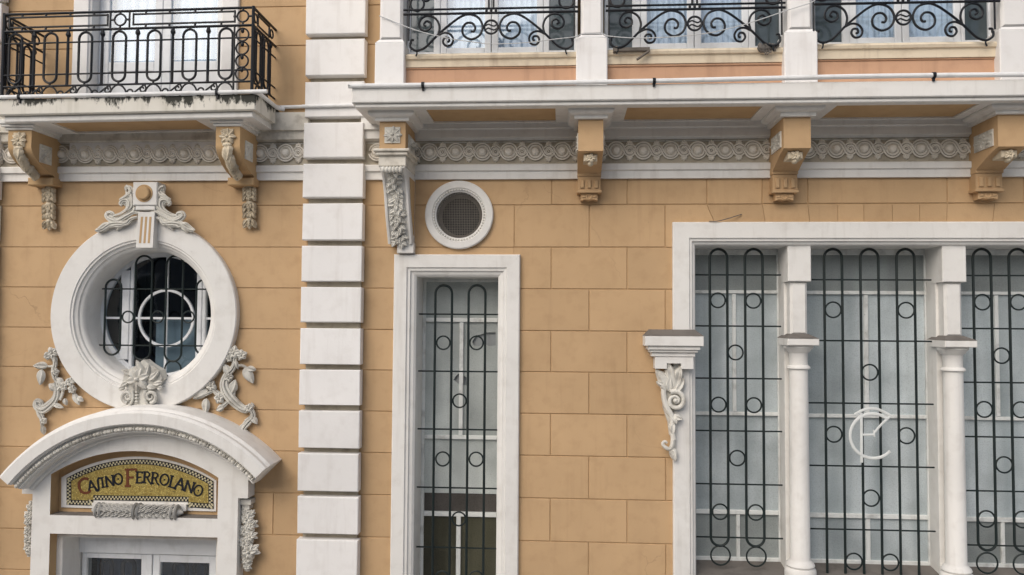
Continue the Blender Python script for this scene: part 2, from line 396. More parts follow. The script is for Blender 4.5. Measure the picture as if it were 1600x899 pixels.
# holes through the wall sheet
def circ(c, r, n=64): return [(c[0] + r * math.cos(2 * math.pi * i / n), c[1] + r * math.sin(2 * math.pi * i / n)) for i in range(n)]
def rect(x0, x1, z0, z1): return [(x0, z0), (x1, z0), (x1, z1), (x0, z1)]
SHEET = rect(XL, XR, 0, ZC + 6.5)
HOLES = [circ(OC, .95), circ(VC, VR - .06), rect(NX0 + .1, NX1 - .1, NZ0 + .1, NZ1 - .1), rect(GX0 + .1, GX1 - .1, GZ0 - .4, GZ1 - .1),
         rect(DX0 - .02, DX1 + .02, .02, DZ1 + .02), rect(BDX0 + .1, BDX1 - .1, UPZ + .1, ZC + 6.2)]
loops = [[Vector((p[0], p[1], 0)) for p in SHEET]] + [[Vector((p[0], p[1], 0)) for p in reversed(h)] for h in HOLES]
flatpts = [p for l in loops for p in l]
mb = MB(); mb.add([(p.x, .012, p.y) for p in flatpts], [tuple(t) for t in tessellate_polygon(loops)])
WALL = build('wall', mb, 'ochre2', BLD)
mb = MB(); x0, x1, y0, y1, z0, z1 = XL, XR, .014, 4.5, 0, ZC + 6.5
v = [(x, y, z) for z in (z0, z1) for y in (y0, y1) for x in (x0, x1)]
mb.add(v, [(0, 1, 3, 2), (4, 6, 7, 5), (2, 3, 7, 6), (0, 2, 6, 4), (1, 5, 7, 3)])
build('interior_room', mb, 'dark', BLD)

# ------------------------------------------------------------------ wall stones
GAP = .0055
def cut(rs, h):
    out = []
    for (x0, x1, z0, z1) in rs:
        a0, a1, c0, c1 = max(x0, h[0]), min(x1, h[1]), max(z0, h[2]), min(z1, h[3])
        if a0 >= a1 or c0 >= c1: out.append((x0, x1, z0, z1)); continue
        if a0 - x0 > .03: out.append((x0, a0, z0, z1))
        if x1 - a1 > .03: out.append((a1, x1, z0, z1))
        if c0 - z0 > .03: out.append((a0, a1, z0, c0))
        if z1 - c1 > .03: out.append((a0, a1, c1, z1))
    return out
RH = [(NX0 + .08, NX1 - .08, 0, NZ1 - .08), (GX0 + .08, GX1 + 5, GZ0 - .4, GZ1 - .08), (DX0, DX1, 0, DZ1), (BDX0 + .08, BDX1 - .08, UPZ, 20)]
def stone(x0, x1, z0, z1):
    rs = [(x0 + GAP, x1 - GAP, z0 + GAP, z1 - GAP)]
    for h in RH: rs = cut(rs, h)
    for (a0, a1, c0, c1) in rs:
        for (cc, r) in ((OC, OR - .04), (VC, VR - .03)):
            if a0 < cc[0] + r and a1 > cc[0] - r and c0 < cc[1] + r and c1 > cc[1] - r:
                half = lambda z: math.sqrt(max(0, r * r - (z - cc[1]) ** 2))
                zs = [c0 + (c1 - c0) * i / 16 for i in range(17)]
                if a0 < cc[0]:
                    pl = [(a0, c1), (a0, c0)] + [(max(a0 + .001, min(a1, cc[0] - half(z))), z) for z in zs]
                    build('stone', MB().prism(pl, 0, .03), 'ochre', WALL)
                if a1 > cc[0]:
                    pl = [(a1, c0), (a1, c1)] + [(min(a1 - .001, max(a0, cc[0] + half(z))), z) for z in reversed(zs)]
                    build('stone', MB().prism(pl, 0, .03), 'ochre', WALL)
                break
        else:
            w = random.uniform(-.0012, .0012)
            build('stone', MB().box(a0, a1, w, .03, c0, c1, .004), 'ochre', WALL)
ZR = [Z_STR + .3] + JZ + [0]
L0, L1 = QX0 + .06, QX1 - .06
zz = [Z_STR + .02] + JZ + [.0]
odd = [X(v, 420) for v in (861.5, 980)]; even = [X(v, 350) for v in (803.5, 921, 1039.5)]; GSTOP = 0
for i in range(len(zz) - 1):
    z1, z0 = zz[i], zz[i + 1]
    # left bay in long courses
    br = {8: X(427, 800), 5: None}.get(i)
    for (a, b) in ([(XL, br), (br, L0)] if br else [(XL, L0)]): stone(a, b, z0, z1)
    if i == 0:
        for a, b in zip([L1] + [X(862, 300), X(980, 300), X(1104.5, 300)], [X(862, 300), X(980, 300), X(1104.5, 300), X(1191, 300)]): stone(a, b, z0, z1)
        xs = [X(v, 300) for v in (1191, 1262, 1480, 1600)] + [XR]
        for a, b in zip(xs[:-1], xs[1:]): stone(a, b, z0 + .005, z1)
        continue
    js = even if i % 2 else odd
    xs = [L1, NX0 + .1] if z1 < NZ1 - .1 else [L1]
    if z1 < NZ1 - .1: stone(L1, NX0 + .1, z0, z1); first = NX1 - .1
    else: first = L1
    xs = [first] + [j for j in js if j > first + .1]
    if i == 1:
        xs.append(X(1104.5, 320)); xs = xs[:-1]
        for a, b in zip(xs[:-1], xs[1:]): stone(a, b, z0, z1)
        # the last block of this course is cut on the slant, then the flat-arch stones over the wide window
        xa = xs[-1] + GAP; zt, zb = z1 - GAP, GZ1 - .06
        sl = [(1104.5, 1120), (1191, 1197), (1262, 1266), (1309, 1309), (1349.5, 1350), (1394, 1394), (1437, 1437), (1480, 1479), (1554, 1550), (1640, 1632)]
        top = [X(p, 318) for p, q in sl]; bot = [X(q, 345) for p, q in sl]
        build('stone', MB().prism([(xa, z0 + GAP), (GX0 + .05, z0 + GAP), (GX0 + .05, zb), (bot[0] - GAP, zb), (top[0] - GAP, zt), (xa, zt)], 0, .03), 'ochre', WALL)
        for k in range(len(sl) - 1):
            e = .003
            build('stone', MB().prism([(bot[k] + e, zb), (bot[k + 1] - e, zb), (top[k + 1] - e, zt), (top[k] + e, zt)], random.uniform(-.001, .001), .03), 'ochre', WALL)
        continue
    xs.append(GX0 + .1)
    for a, b in zip(xs[:-1], xs[1:]): stone(a, b, z0, z1)
uz = [UPZ - .1] + [Z(430, 72), Z(430, 11)] + [Z(430, 11) + .5 * k for k in range(1, 8)]
for z0, z1 in zip(uz[:-1], uz[1:]):
    stone(XL, L0, z0, z1); stone(L1, XR, z0, z1)

# ------------------------------------------------------------------ quoins
def quoin_pier(x0, x1):
    q = build('quoin_pier', MB().box(x0 + .035, x1 - .035, -.03, .02, 0, ZC + 6), 'friezeback', BLD)  # shade between the blocks is painted in: recess coloured darker than they are
    yy = [(-80, -12), (-5, 52.8), (61.3, 117.9), (127.9, 182.7), (192, 246.3), (256, 308.4), (318.1, 375.2), (384.2, 439.8), (449, 503.8), (513.3, 569.6), (578.5, 633.5), (642.5, 700.7), (709.3, 768), (777, 835), (844.2, 903), (912, 970), (979, 1036)]
    for a, b in yy:
        zt, zb = Z(515, a, -.15), Z(515, b, -.15)
        mbq = MB().box(x0 + random.uniform(-.004, .004), x1 + random.uniform(-.004, .004), -.15 + random.uniform(-.004, .004), -.02, zb, zt, .008)
        mbq.v = [(a_ + random.uniform(-.0025, .0025), b_, c_ + random.uniform(-.0025, .0025)) for a_, b_, c_ in mbq.v]
        build('quoin_block', mbq, 'quoin', q)
    return q
quoin_pier(QX0, QX1)
quoin_pier(X(2, 8, -.15) - .73, X(2, 8, -.15))

# ------------------------------------------------------------------ string course, frieze, cornice
def run(name, prof, mat, x0=XL, x1=XR):
    return build(name, MB().xprism(prof, x0, x1), mat, BLD)
zf0, zf1 = Z(850, 256.5, -.04), Z(850, 219, -.04)
zs1 = zf0; zsm = Z(850, 267.5, -.07)
for (xa, xb) in ((XL, QX0 + .04), (QX1 - .04, XR)):
    run('string_course', [(.011, Z_STR), (-.045, Z_STR), (-.045, zsm), (-.075, zsm + .012), (-.075, zs1 - .012), (-.06, zs1), (.011, zs1)], 'cream', xa, xb)
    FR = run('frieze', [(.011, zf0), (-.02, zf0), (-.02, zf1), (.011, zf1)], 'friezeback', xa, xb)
    zc1 = Z(850, 214.5, -.09); zc2 = Z(430, 203.5, -.12)
    run('cornice', [(.011, zf1), (-.03, zf1), (-.05, zc1 - .01), (-.09, zc1), (-.09, zc2 - .01), (-.125, zc2), (-.125, UPZ), (.011, UPZ + .02)], 'stone' if xa == XL else 'cream', xa, xb)
    # guilloche units, one carved unit per period
    zm = (zf0 + zf1) / 2 + .01; per = .3265
    if xa == XL:
        xs0 = a00(1155, 70, -.03).x; per = (a00(1155, 70, -.03).x - a00(537, 70, -.03).x) / 4
    else:
        xs0 = a80(147, 55, -.03).x; per = (a80(1502, 40, -.03).x - a80(147, 55, -.03).x) / 8
    u = MB(); RAq, RBq = .100, .058; sp_ = per / 2 - RAq - RBq
    u.lathe((0, 0), [(.001, -.05), (.03, -.046), (.048, -.032), (.054, -.012), (.056, 0)], 20)
    u.ring((0, -.012, 0), .062, .008, 22, 5)
    u.ring((per / 2, -.014, 0), .027, .010, 16, 5); u.ell((per / 2, -.014, 0), .012, .016, .012, 8, 4)
    for sg in (1, -1):
        for dr in (-.013, .013):
            pts = []
            for a in range(168, 11, -13):
                q = math.radians(a); pts.append(((RAq + dr - .012) * math.cos(q), -.018 - .006 * sg * math.cos(q), sg * (RAq + dr - .012) * math.sin(q)))
            for a in range(192, 349, 13):
                q = math.radians(a); pts.append((per / 2 + (RBq - dr) * math.cos(q), -.018 + .006 * sg * math.cos(q), sg * (RBq - dr) * math.sin(q)))
            q = math.radians(168); pts.append((per + (RAq + dr - .012) * math.cos(q), -.018, sg * (RAq + dr - .012) * math.sin(q)))
            u.tube(smooth(pts, 2), .0105, 5, capped=False)
        for k, an in enumerate((-70, -35, 0, 35, 70)):
            a = math.radians(90 * sg + an); u.leaf((per / 2, -.004, sg * .074), a, .056 - .006 * abs(k - 2), .036, .03)
    u.v = [(a_, b_ * 1.45, c_) for a_, b_, c_ in u.v]
    kk0 = int((xa - xs0) / per) - 1; first = None
    for k in range(kk0, int((xb - xs0) / per) + 2):
        x = xs0 + k * per
        if x - per * .3 < xa or x + per > xb + .12: continue
        if first is None: first = build('guilloche_unit', u, 'friezeorn', FR, (x, -.02, zm))
        else: again(first, 'guilloche_unit', FR, (x + random.uniform(-.002, .002), -.02 + random.uniform(0, .006), zm + random.uniform(-.003, .003)))
    build('frieze_moulding', MB().box(xa + .001, xb - .001, -.03, -.019, zf1 - .026, zf1 - .012), 'orn', FR)

# ------------------------------------------------------------------ vent
vm = MB().lathe(VC, [(VR, .01), (VR, -.045), (VR - .012, -.055), (VR - .085, -.055), (VR - .095, -.04), (VR - .11, -.04), (VR - .12, -.028), (VR - .135, -.02), (VR - .135, .28)], 72)
VENT = build('round_vent', vm, 'cream', BLD)
vb = MB(); rb = VR - .108
for k in range(56):
    a = 2 * math.pi * k / 56; vb.ell((VC[0] + rb * math.cos(a), -.04, VC[1] + rb * math.sin(a)), .014, .012, .0105, 6, 4, a)
build('bead_moulding', vb, 'orn', VENT)
ri = VR - .135; vg = MB(); n = int(ri / .0205)
for k in range(-n, n + 1):
    o = k * .0205; h = math.sqrt(max(0, ri * ri - o * o))
    if h < .02: continue
    vg.box(VC[0] + o - .0021, VC[0] + o + .0021, .0, .0042, VC[1] - h, VC[1] + h)
    vg.box(VC[0] - h, VC[0] + h, .0043, .0085, VC[1] + o - .0021, VC[1] + o + .0021)
build('wire_mesh', vg, 'meshwire', VENT, kind='stuff')
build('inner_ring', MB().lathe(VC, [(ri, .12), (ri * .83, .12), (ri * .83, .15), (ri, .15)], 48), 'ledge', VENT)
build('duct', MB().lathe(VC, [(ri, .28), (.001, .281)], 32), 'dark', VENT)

# ------------------------------------------------------------------ round window
r = OR
om = MB().lathe(OC, [(r, .01), (r, -.085), (r - .012, -.10), (r - .255, -.10), (r - .265, -.085), (r - .285, -.085), (r - .295, -.06), (r - .325, -.045), (r - .335, -.02), (r - .355, -.01), (r - .37, .01), (r - .38, .05), (r - .38, .46)], 128)
OCU = build('round_window', om, 'cream', BLD)
ri = r - .38; YS = .40
sc = (OC[0], OC[1])
build('sash_ring', MB().lathe(sc, [(ri + .002, YS), (ri + .002, YS - .05), (ri - .055, YS - .05), (ri - .055, YS)], 96), 'joinery', OCU)
def chord(x): return math.sqrt(max(0.0001, (ri - .02) ** 2 - (x - sc[0]) ** 2))
def vbar(pxa, pxb, name='stile'):
    xa, xb = X(pxa, 495, YS - .04), X(pxb, 495, YS - .04); h = min(chord(xa), chord(xb))
    box(name, 'joinery', OCU, xa, xb, YS - .065, YS - .005, sc[1] - h, sc[1] + h, c=.008)
vbar(189, 203); vbar(203.8, 209); vbar(307.5, 316); vbar(316.8, 322)
mc = (X(260, 497.5, YS - .03), Z(260, 497.5, YS - .03)); mr = X(304, 497, YS - .03) - mc[0]
build('muntin_ring', MB().lathe(mc, [(mr, YS - .01), (mr, YS - .045), (mr - .03, YS - .045), (mr - .03, YS - .01)], 64), 'joinery', OCU)
h = chord(mc[0]); box('muntin', 'joinery', OCU, mc[0] - .014, mc[0] + .014, YS - .042, YS - .012, sc[1] - h, sc[1] + h)
h = math.sqrt((ri - .05) ** 2 - (mc[1] - sc[1]) ** 2)
box('muntin', 'joinery', OCU, sc[0] - h, sc[0] + h, YS - .040, YS - .014, mc[1] - .014, mc[1] + .014)
build('glass_pane', MB().lathe(sc, [(.001, YS - .02), (ri, YS - .019)], 48, smooth=False), 'bluglass', OCU)
build('reflection_sheet', MB().box(sc[0] - .12, sc[0] + .58, YS + .07, YS + .08, sc[1] - 1.0, mc[1] - .02), 'greysheet', OCU)  # added sheet, its grey standing in for the reflection in the lower panes
# keystone
K = MB(); ky = -.20
kp = [(a00(878, 425, ky).x - .03, a00(878, 425, ky).z), (a00(950, 425, ky).x + .03, a00(950, 425, ky).z), (a00(953, 648, ky).x, a00(953, 648, ky).z), (a00(848, 648, ky).x, a00(848, 648, ky).z)]
KEY = build('keystone', K.prism(kp, ky, .0), 'cream', OCU)
fl = MB()
for q in (.24, .5, .76):
    xt = kp[0][0] + (kp[1][0] - kp[0][0]) * q; xb = kp[3][0] + (kp[2][0] - kp[3][0]) * q
    w = .013; zt, zb = kp[0][1] - .06, kp[3][1] + .055
    fl.prism([(xt - w, zt), (xt + w, zt), (xb + w, zb), (xb - w, zb)], ky - .003, ky + .01)
build('flute', fl, 'ochre2', OCU)
p0, p1 = a00(830, 238, -.2), a00(978, 384, -.2)
box('keystone_cap', 'cream', OCU, p0.x, p1.x, -.20, .0, p1.z, p0.z, c=.01)
box('keystone_neck', 'cream', OCU, p0.x + .03, p1.x - .03, -.185, .0, a00(900, 412, -.2).z, p1.z - .002, c=.006)
dc = a00(900, 309, -.2)
build('disc', MB().lathe((dc.x, dc.z), [(.108, -.199), (.108, -.206), (.098, -.206), (.085, -.202), (.08, -.235), (.07, -.243), (.001, -.245)], 40), 'ochre2', OCU)
# acanthus scrolls beside the keystone
def strokes(mb, fn, Y, lst, mir=None, flat=.8, fat=1.0):     # fluted scroll: three ridges side by side, tapering
    for pts, ra, rm, rb in lst:
        q = [fn(*(p if mir is None else (2 * mir - p[0], p[1])), Y) for p in pts]
        sp = smooth(q, 6); n = len(sp); rad = taper(n, ra * fat, rb * fat, rm * fat)
        if rm < .02: mb.tube(sp, rad, 7, flat=flat); continue
        nr = []
        for i in range(n):
            t = sp[min(n - 1, i + 1)] - sp[max(0, i - 1)]; nv = Vector((-t.z, 0, t.x)); nr.append(nv.normalized() if nv.length > 1e-9 else Vector((0, 0, 1)))
        for k, dy in ((-1, .006), (0, -.016), (1, -.004)):
            mb.tube([sp[i] + nr[i] * (k * rad[i] * .78) + Vector((0, dy, 0)) for i in range(n)], [r_ * .46 for r_ in rad], 6, flat=1.5)
ACA = [([(872, 432), (835, 428), (790, 452), (740, 478), (700, 472), (672, 450), (680, 432), (705, 436), (708, 452)], .014, .03, .012),
       ([(860, 455), (815, 470), (790, 492), (735, 490), (690, 498), (640, 530), (602, 540)], .012, .03, .018),
       ([(700, 505), (665, 500), (632, 520), (600, 545)], .01, .022, .014), ([(800, 492), (760, 505), (720, 508), (690, 522)], .012, .024, .008),
       ([(705, 455), (755, 440), (795, 415), (812, 380), (800, 352), (770, 352), (752, 372), (765, 385)], .014, .03, .012),
       ([(790, 420), (825, 395), (828, 340), (815, 300)], .012, .028, .014), ([(752, 350), (790, 330), (822, 300), (810, 275), (790, 268)], .014, .026, .012),
       ([(820, 330), (800, 320), (778, 335), (748, 352)], .012, .02, .01), ([(828, 430), (845, 410), (838, 385)], .014, .02, .008)]
def aca_leaves(m, mir=None):
    for (x, y, a, l, w) in ((815, 450, 200, .17, .1), (770, 470, 195, .17, .1), (730, 485, 205, .17, .09), (690, 505, 215, .16, .08), (800, 395, 120, .15, .09), (815, 350, 110, .14, .08), (790, 300, 80, .1, .07), (700, 470, 150, .1, .07), (640, 525, 200, .1, .06), (770, 500, 215, .13, .07)):
        if mir: x, a = 2 * mir - x, 180 - a
        m.leaf(a00(x, y, -.12), math.radians(a), l * .9, w * .75, .05, 0, .15 if not mir else -.15)
am = MB(); strokes(am, a00, -.15, ACA, None, .8, 1.2); aca_leaves(am); build('acanthus_scroll', am, 'orn', OCU)
am = MB(); strokes(am, a00, -.15, ACA, 907, .8, 1.2); aca_leaves(am, 907); build('acanthus_scroll', am, 'orn', OCU)
# cartouche at the foot of the ring
cm = MB(); cy = -.15
cm.prism([(b00(*p, cy).x, b00(*p, cy).z) for p in ((895, 448), (935, 480), (995, 515), (1010, 570), (985, 620), (930, 650), (925, 740), (805, 745), (815, 650), (790, 620), (765, 590), (775, 530), (840, 490))], cy, .0)
fc = b00(862, 570, cy - .01); cm.flower(fc, .15, 6, .06, .3)
for (x, y, a, l, w) in ((900, 560, 60, .17, .07), (890, 550, 100, .2, .07), (930, 575, 30, .15, .08), (960, 600, 0, .11, .07), (800, 590, 200, .1, .07), (820, 545, 140, .14, .07), (955, 560, 40, .12, .06), (780, 620, 190, .08, .06), (985, 625, -10, .06, .06), (870, 520, 95, .14, .06), (920, 610, -30, .1, .07)):
    cm.leaf(b00(x, y, cy - .01), math.radians(a), l, w, .045, 0, .2)
for sx in (1, -1):
    m0 = 868
    pt = [(m0 + sx * q, y) for q, y in ((48, 625), (75, 655), (70, 710), (35, 735), (60, 690), (30, 650))]
    vc = b00(m0 + sx * 72, 680, cy - .02)
    cm.tube(spiral(vc, .075, .018, math.radians(-90), 1.35 * sx), taper(31, .024, .014), 7)
    sp = smooth([b00(m0 + sx * 40, 640, cy - .02), b00(m0 + sx * 38, 690, cy - .02), b00(m0 + sx * 60, 735, cy - .02), b00(m0 + sx * 105, 742, cy - .02)], 5)
    cm.tube(sp, taper(len(sp), .02, .014), 7)
for y in (650, 670, 690, 710): cm.ell(b00(855, y, cy - .01), .026, .03, .018, 8, 5)
build('cartouche', cm, 'orn', OCU)
# floral sprays flanking the ring
def spray(fn, stems, flowers, leaves, Y=-.045):
    m = MB()
    strokes(m, fn, Y, stems, None, .9, 1.15)
    for (x, y, rr, n) in flowers: m.flower(fn(x, y, Y - .01), rr, n, .045, random.random())
    for (x, y, a, l, w) in leaves: m.leaf(fn(x, y, Y - .005), math.radians(a), l, w, .045, 0, .15)
    return build('floral_spray', m, 'orn', OCU)
spray(b00, [([(335, 405), (345, 470), (335, 520), (355, 580), (395, 600), (440, 580)], .02, .026, .016), ([(345, 590), (355, 640), (345, 690), (310, 730), (270, 755), (235, 735), (235, 710), (258, 715), (262, 735)], .022, .045, .014),
            ([(225, 725), (245, 780), (262, 815), (265, 890)], .018, .03, .014), ([(345, 490), (300, 490), (250, 490)], .016, .012, .012), ([(400, 610), (390, 660), (375, 700)], .012, .018, .014), ([(430, 600), (460, 640), (470, 680)], .012, .016, .012)],
      [(330, 405, .075, 5), (300, 425, .055, 5), (440, 585, .065, 5), (400, 615, .06, 5), (455, 635, .06, 5), (350, 525, .05, 5), (275, 830, .045, 4)],
      [(300, 490, 170, .19, .09), (265, 510, 255, .19, .11), (350, 640, 130, .12, .1), (350, 640, 40, .1, .08), (460, 655, -70, .17, .08), (480, 680, -40, .1, .07), (405, 690, -80, .09, .06), (330, 720, -30, .15, .06), (270, 860, -90, .11, .07), (345, 470, 95, .12, .07), (365, 560, -60, .12, .07)])
spray(b00, [([(1465, 420), (1460, 490), (1420, 540), (1400, 600), (1420, 660), (1470, 720), (1530, 760), (1570, 740), (1560, 725)], .02, .05, .018), ([(1560, 745), (1580, 800), (1545, 840), (1520, 880), (1525, 940)], .022, .035, .016),
            ([(1465, 495), (1510, 485), (1560, 510)], .014, .016, .012), ([(1410, 660), (1360, 660), (1310, 610)], .014, .024, .014), ([(1440, 700), (1400, 730), (1380, 750)], .012, .024, .012), ([(1460, 715), (1450, 660), (1470, 620)], .012, .03, .012), ([(1340, 640), (1290, 660), (1230, 690)], .012, .02, .012)],
      [(1460, 405, .085, 5), (1510, 420, .07, 5), (1435, 440, .05, 5), (1320, 610, .07, 5), (1370, 690, .07, 5), (1430, 560, .06, 4), (1555, 750, .06, 5)],
      [(1530, 495, -70, .22, .12), (1540, 500, -20, .12, .08), (1300, 640, 200, .21, .11), (1290, 690, 260, .19, .1), (1440, 650, 60, .16, .11), (1430, 540, 110, .14, .1), (1400, 740, 200, .11, .08), (1520, 850, 250, .11, .07), (1525, 880, -80, .15, .08), (1570, 800, -60, .12, .08), (1470, 450, -80, .12, .05), (1350, 640, 150, .15, .07)])

# ------------------------------------------------------------------ portal
PY = -.20
PORT = None
pm = MB()
L = lambda x, y: (c00(x, y, PY).x, c00(x, y, PY).z)
# outline of portal body with the two openings cut out
hcx = X(219, 700, PY)
xl0, xr0 = L(140, 300)[0], L(1552, 300)[0]; xl1, xr1 = L(200, 500)[0], L(1486, 500)[0]
zear = (L(140, 388)[1] + L(1550, 415)[1]) / 2
HY = -.48
hR = None
def circ3(a, b, c):
    ax, ay = a; bx, by = b; cx_, cy_ = c
    d = 2 * (ax * (by - cy_) + bx * (cy_ - ay) + cx_ * (ay - by))
    ux = ((ax * ax + ay * ay) * (by - cy_) + (bx * bx + by * by) * (cy_ - ay) + (cx_ * cx_ + cy_ * cy_) * (ay - by)) / d
    uz_ = ((ax * ax + ay * ay) * (cx_ - bx) + (bx * bx + by * by) * (ax - cx_) + (cx_ * cx_ + cy_ * cy_) * (bx - ax)) / d
    return (ux, uz_), math.hypot(ax - ux, ay - uz_)
pq = lambda p, Y: (p.x, p.z)
HC, HR = circ3(pq(P(0, 747, HY), HY), pq(P(219, 646.2, HY), HY), pq(P(411, 735.5, HY), HY))
ha0 = math.atan2(P(411, 735.5, HY).z - HC[1], P(411, 735.5, HY).x - HC[0]); ha1 = math.atan2(P(0, 747, HY).z - HC[1], P(0, 747, HY).x - HC[0])
rB = HR - .30                                            # body's top arc hides behind the hood
def arc(c, r, a0, a1, n): return [(c[0] + r * math.cos(a0 + (a1 - a0) * i / n), c[1] + r * math.sin(a0 + (a1 - a0) * i / n)) for i in range(n + 1)]
zbody = lambda x, rr: HC[1] + math.sqrt(max(0, rr * rr - (x - HC[0]) ** 2))
ab0 = math.acos((xr0 - HC[0]) / (rB + .2)); ab1 = math.acos((xl0 - HC[0]) / (rB + .2))
outer = [(xl1, 0.0), (xl1, zear), (xl0, zear)] + list(reversed(arc(HC, rB + .2, ab0, ab1, 40))) + [(xr0, zear), (xr1, zear), (xr1, 0.0)]
# niche
nl, nr = L(315, 400)[0], L(1362, 400)[0]; nzb = (L(315, 520)[1] + L(1360, 543)[1]) / 2
NCc, NR = circ3(L(318, 266), L(850, 120), L(1366, 288))
na = arc(NCc, NR, math.acos((nr - NCc[0]) / NR), math.acos((nl - NCc[0]) / NR), 28)
niche = [(nl, nzb), (nr, nzb)] + na
door = [(DX0, 0.0), (DX1, 0.0), (DX1, DZ1), (DX0, DZ1)]
outer2 = [(xl1, 0.0)] + outer[1:-1] + [(xr1, 0.0), (DX1, 0.0), (DX1, DZ1), (DX0, DZ1), (DX0, 0.0)]
lp = [[Vector((p[0], p[1], 0)) for p in outer2], [Vector((p[0], p[1], 0)) for p in reversed(niche)]]
fp = [p for l in lp for p in l]
pm.add([(p.x, PY, p.y) for p in fp], [tuple(t) for t in tessellate_polygon(lp)])
n = len(outer2)
pm.add([(p[0], PY, p[1]) for p in outer2] + [(p[0], .01, p[1]) for p in outer2], [(k, n + k, n + (k + 1) % n, (k + 1) % n) for k in range(n - 5)])
PORT = build('portal', pm, 'cream', BLD)
# niche reveal in ochre, frame, mosaic backing
nm = MB(); n = len(niche)
nm.add([(p[0], PY + .001, p[1]) for p in niche] + [(p[0], -.03, p[1]) for p in niche], [(k, n + k, n + (k + 1) % n, (k + 1) % n) for k in range(1, n)])
nm.prism(niche, -.03, -.02)
build('niche_reveal', nm, 'ochre2', PORT)
build('niche_sill', MB().box(nl, nr, PY + .002, -.025, nzb - .02, nzb + .004), 'ledge', PORT)
# door opening reveal
dm = MB(); dm.frame(DX0, DX1, -1, DZ1, [(0, PY + .001), (0, -.06)])
build('door_reveal', dm, 'ochre2', PORT)
dm = MB(); dm.frame(DX0 + .002, DX1 - .002, -1, DZ1 - .002, [(-.05, -.06), (.07, -.06), (.075, -.05), (.075, .35), (.16, .35), (.16, .42)])
build('door_lining', dm, 'cream', PORT)
DY = .33
zt = c00(850, 690, DY).z; ztr = c00(850, 757, DY).z
box('transom', 'joinery', PORT, DX0 + .07, DX1 - .07, DY - .05, DY + .1, ztr, DZ1 - .08, c=.01)
xm = c00(957, 830, DY).x
def leaf_door(xa, xb, ga, gb, zg):
    d = MB(); y0, y1 = DY - .02, DY + .05
    d.box(xa, ga, y0, y1, .1, ztr - .01, .008); d.box(gb, xb, y0, y1, .1, ztr - .01, .008)
    d.box(ga, gb, y0 + .004, y1, zg, ztr - .012); d.box(ga, gb, y0 + .004, y1, .1, .9)
    o = build('door_leaf', d, 'joinery', PORT)
    build('door_glass', MB().box(ga - .01, gb + .01, DY + .02, DY + .026, .85, zg + .01), 'glass', PORT)
zg = c00(800, 790, DY).z
for (la, lb, lt) in ((632, 698, 795), (768, 840, 797), (1090, 1168, 808), (1215, 1290, 812)):
    pa_, pb_ = c00(la, 850, DY + .12), c00(lb, 850, DY + .12); rl = (pb_.x - pa_.x) / 2; zl = c00(la, lt, DY + .12).z - rl
    build('door_grille_loop', MB().tube([(pa_.x, DY + .12, .15)] + [(pa_.x + rl - rl * math.cos(q * math.pi / 10), DY + .12, zl + rl * math.sin(q * math.pi / 10)) for q in range(11)] + [(pb_.x, DY + .12, .15)], .03, 8), 'iron', PORT)
build('door_curtain', MB().box(DX0 + .17, DX1 - .17, DY + .2, DY + .21, .1, ztr), 'doorblue', PORT)
leaf_door(DX0 + .1, xm - .006, c00(545, 800, DY).x, c00(888, 800, DY).x, zg)
leaf_door(xm + .006, DX1 - .1, c00(1005, 800, DY).x, c00(1312, 800, DY).x, zg - .03)
# hood
hp = [(HR - .30, PY + .01), (HR - .30, PY - .03), (HR - .285, PY - .05), (HR - .26, PY - .05), (HR - .25, HY + .13), (HR - .235, HY + .12), (HR - .23, HY + .085), (HR - .145, HY + .085), (HR - .14, HY + .03), (HR - .128, HY + .025), (HR - .122, HY), (HR, HY), (HR + .03, HY + .03), (HR + .03, HY + .09), (HR + .06, HY + .12), (HR + .075, -.10), (HR + .07, .0), (HR - .30, .0)]
build('arched_hood', MB().lathe(HC, hp, 72, ha0, ha1, True, True), 'cream', PORT, sharp=18)
bd = MB(); rr = HR - .19; nb = 74
for k in range(nb):
    a = ha0 + (ha1 - ha0) * (k + .5) / nb
    bd.ell((HC[0] + rr * math.cos(a), HY + .075, HC[1] + rr * math.sin(a)), .036 if k % 3 else .014, .034, .028, 8, 5, a + math.pi / 2)
build('bead_moulding', bd, 'orn', PORT)
# laurel roll under the mosaic
lm = MB(); ly = -.16
pa, pb = c00(575, 488, ly), c00(1145, 505, ly)
dirv = (pb - pa)
for k in range(20):
    t = .12 + .76 * k / 19; c = pa + dirv * t; s = 1 if t < .5 else -1
    for q in range(5):
        an = -1.15 + 2.3 * q / 4 + (k % 2) * .28
        lm.leaf((c.x, c.y - .045 * math.cos(an), c.z + .046 * math.sin(an)), math.radians(180 * (s > 0) + (28 if q % 2 else -28) * s), .08, .042, .045)
lm.tube([pa + dirv * t for t in (0, .05, .5, .95, 1)], [.015, .045, .048, .045, .015], 10)
for t in (.09, .5, .91):
    c = pa + dirv * t
    for o in (-.026, .026): lm.tube([(c.x + o - .016, c.y, c.z), (c.x + o, c.y, c.z), (c.x + o + .016, c.y, c.z)], [.082, .096 if t != .5 else .104, .082], 14)
build('laurel_roll', lm, 'orngrey', PORT)
w0, w1 = c00(585, 430, -.06), c00(1170, 476, -.06)
box('laurel_block', 'cream', PORT, w0.x, w1.x, -.09, -.03, w1.z - .03, w0.z - .02)
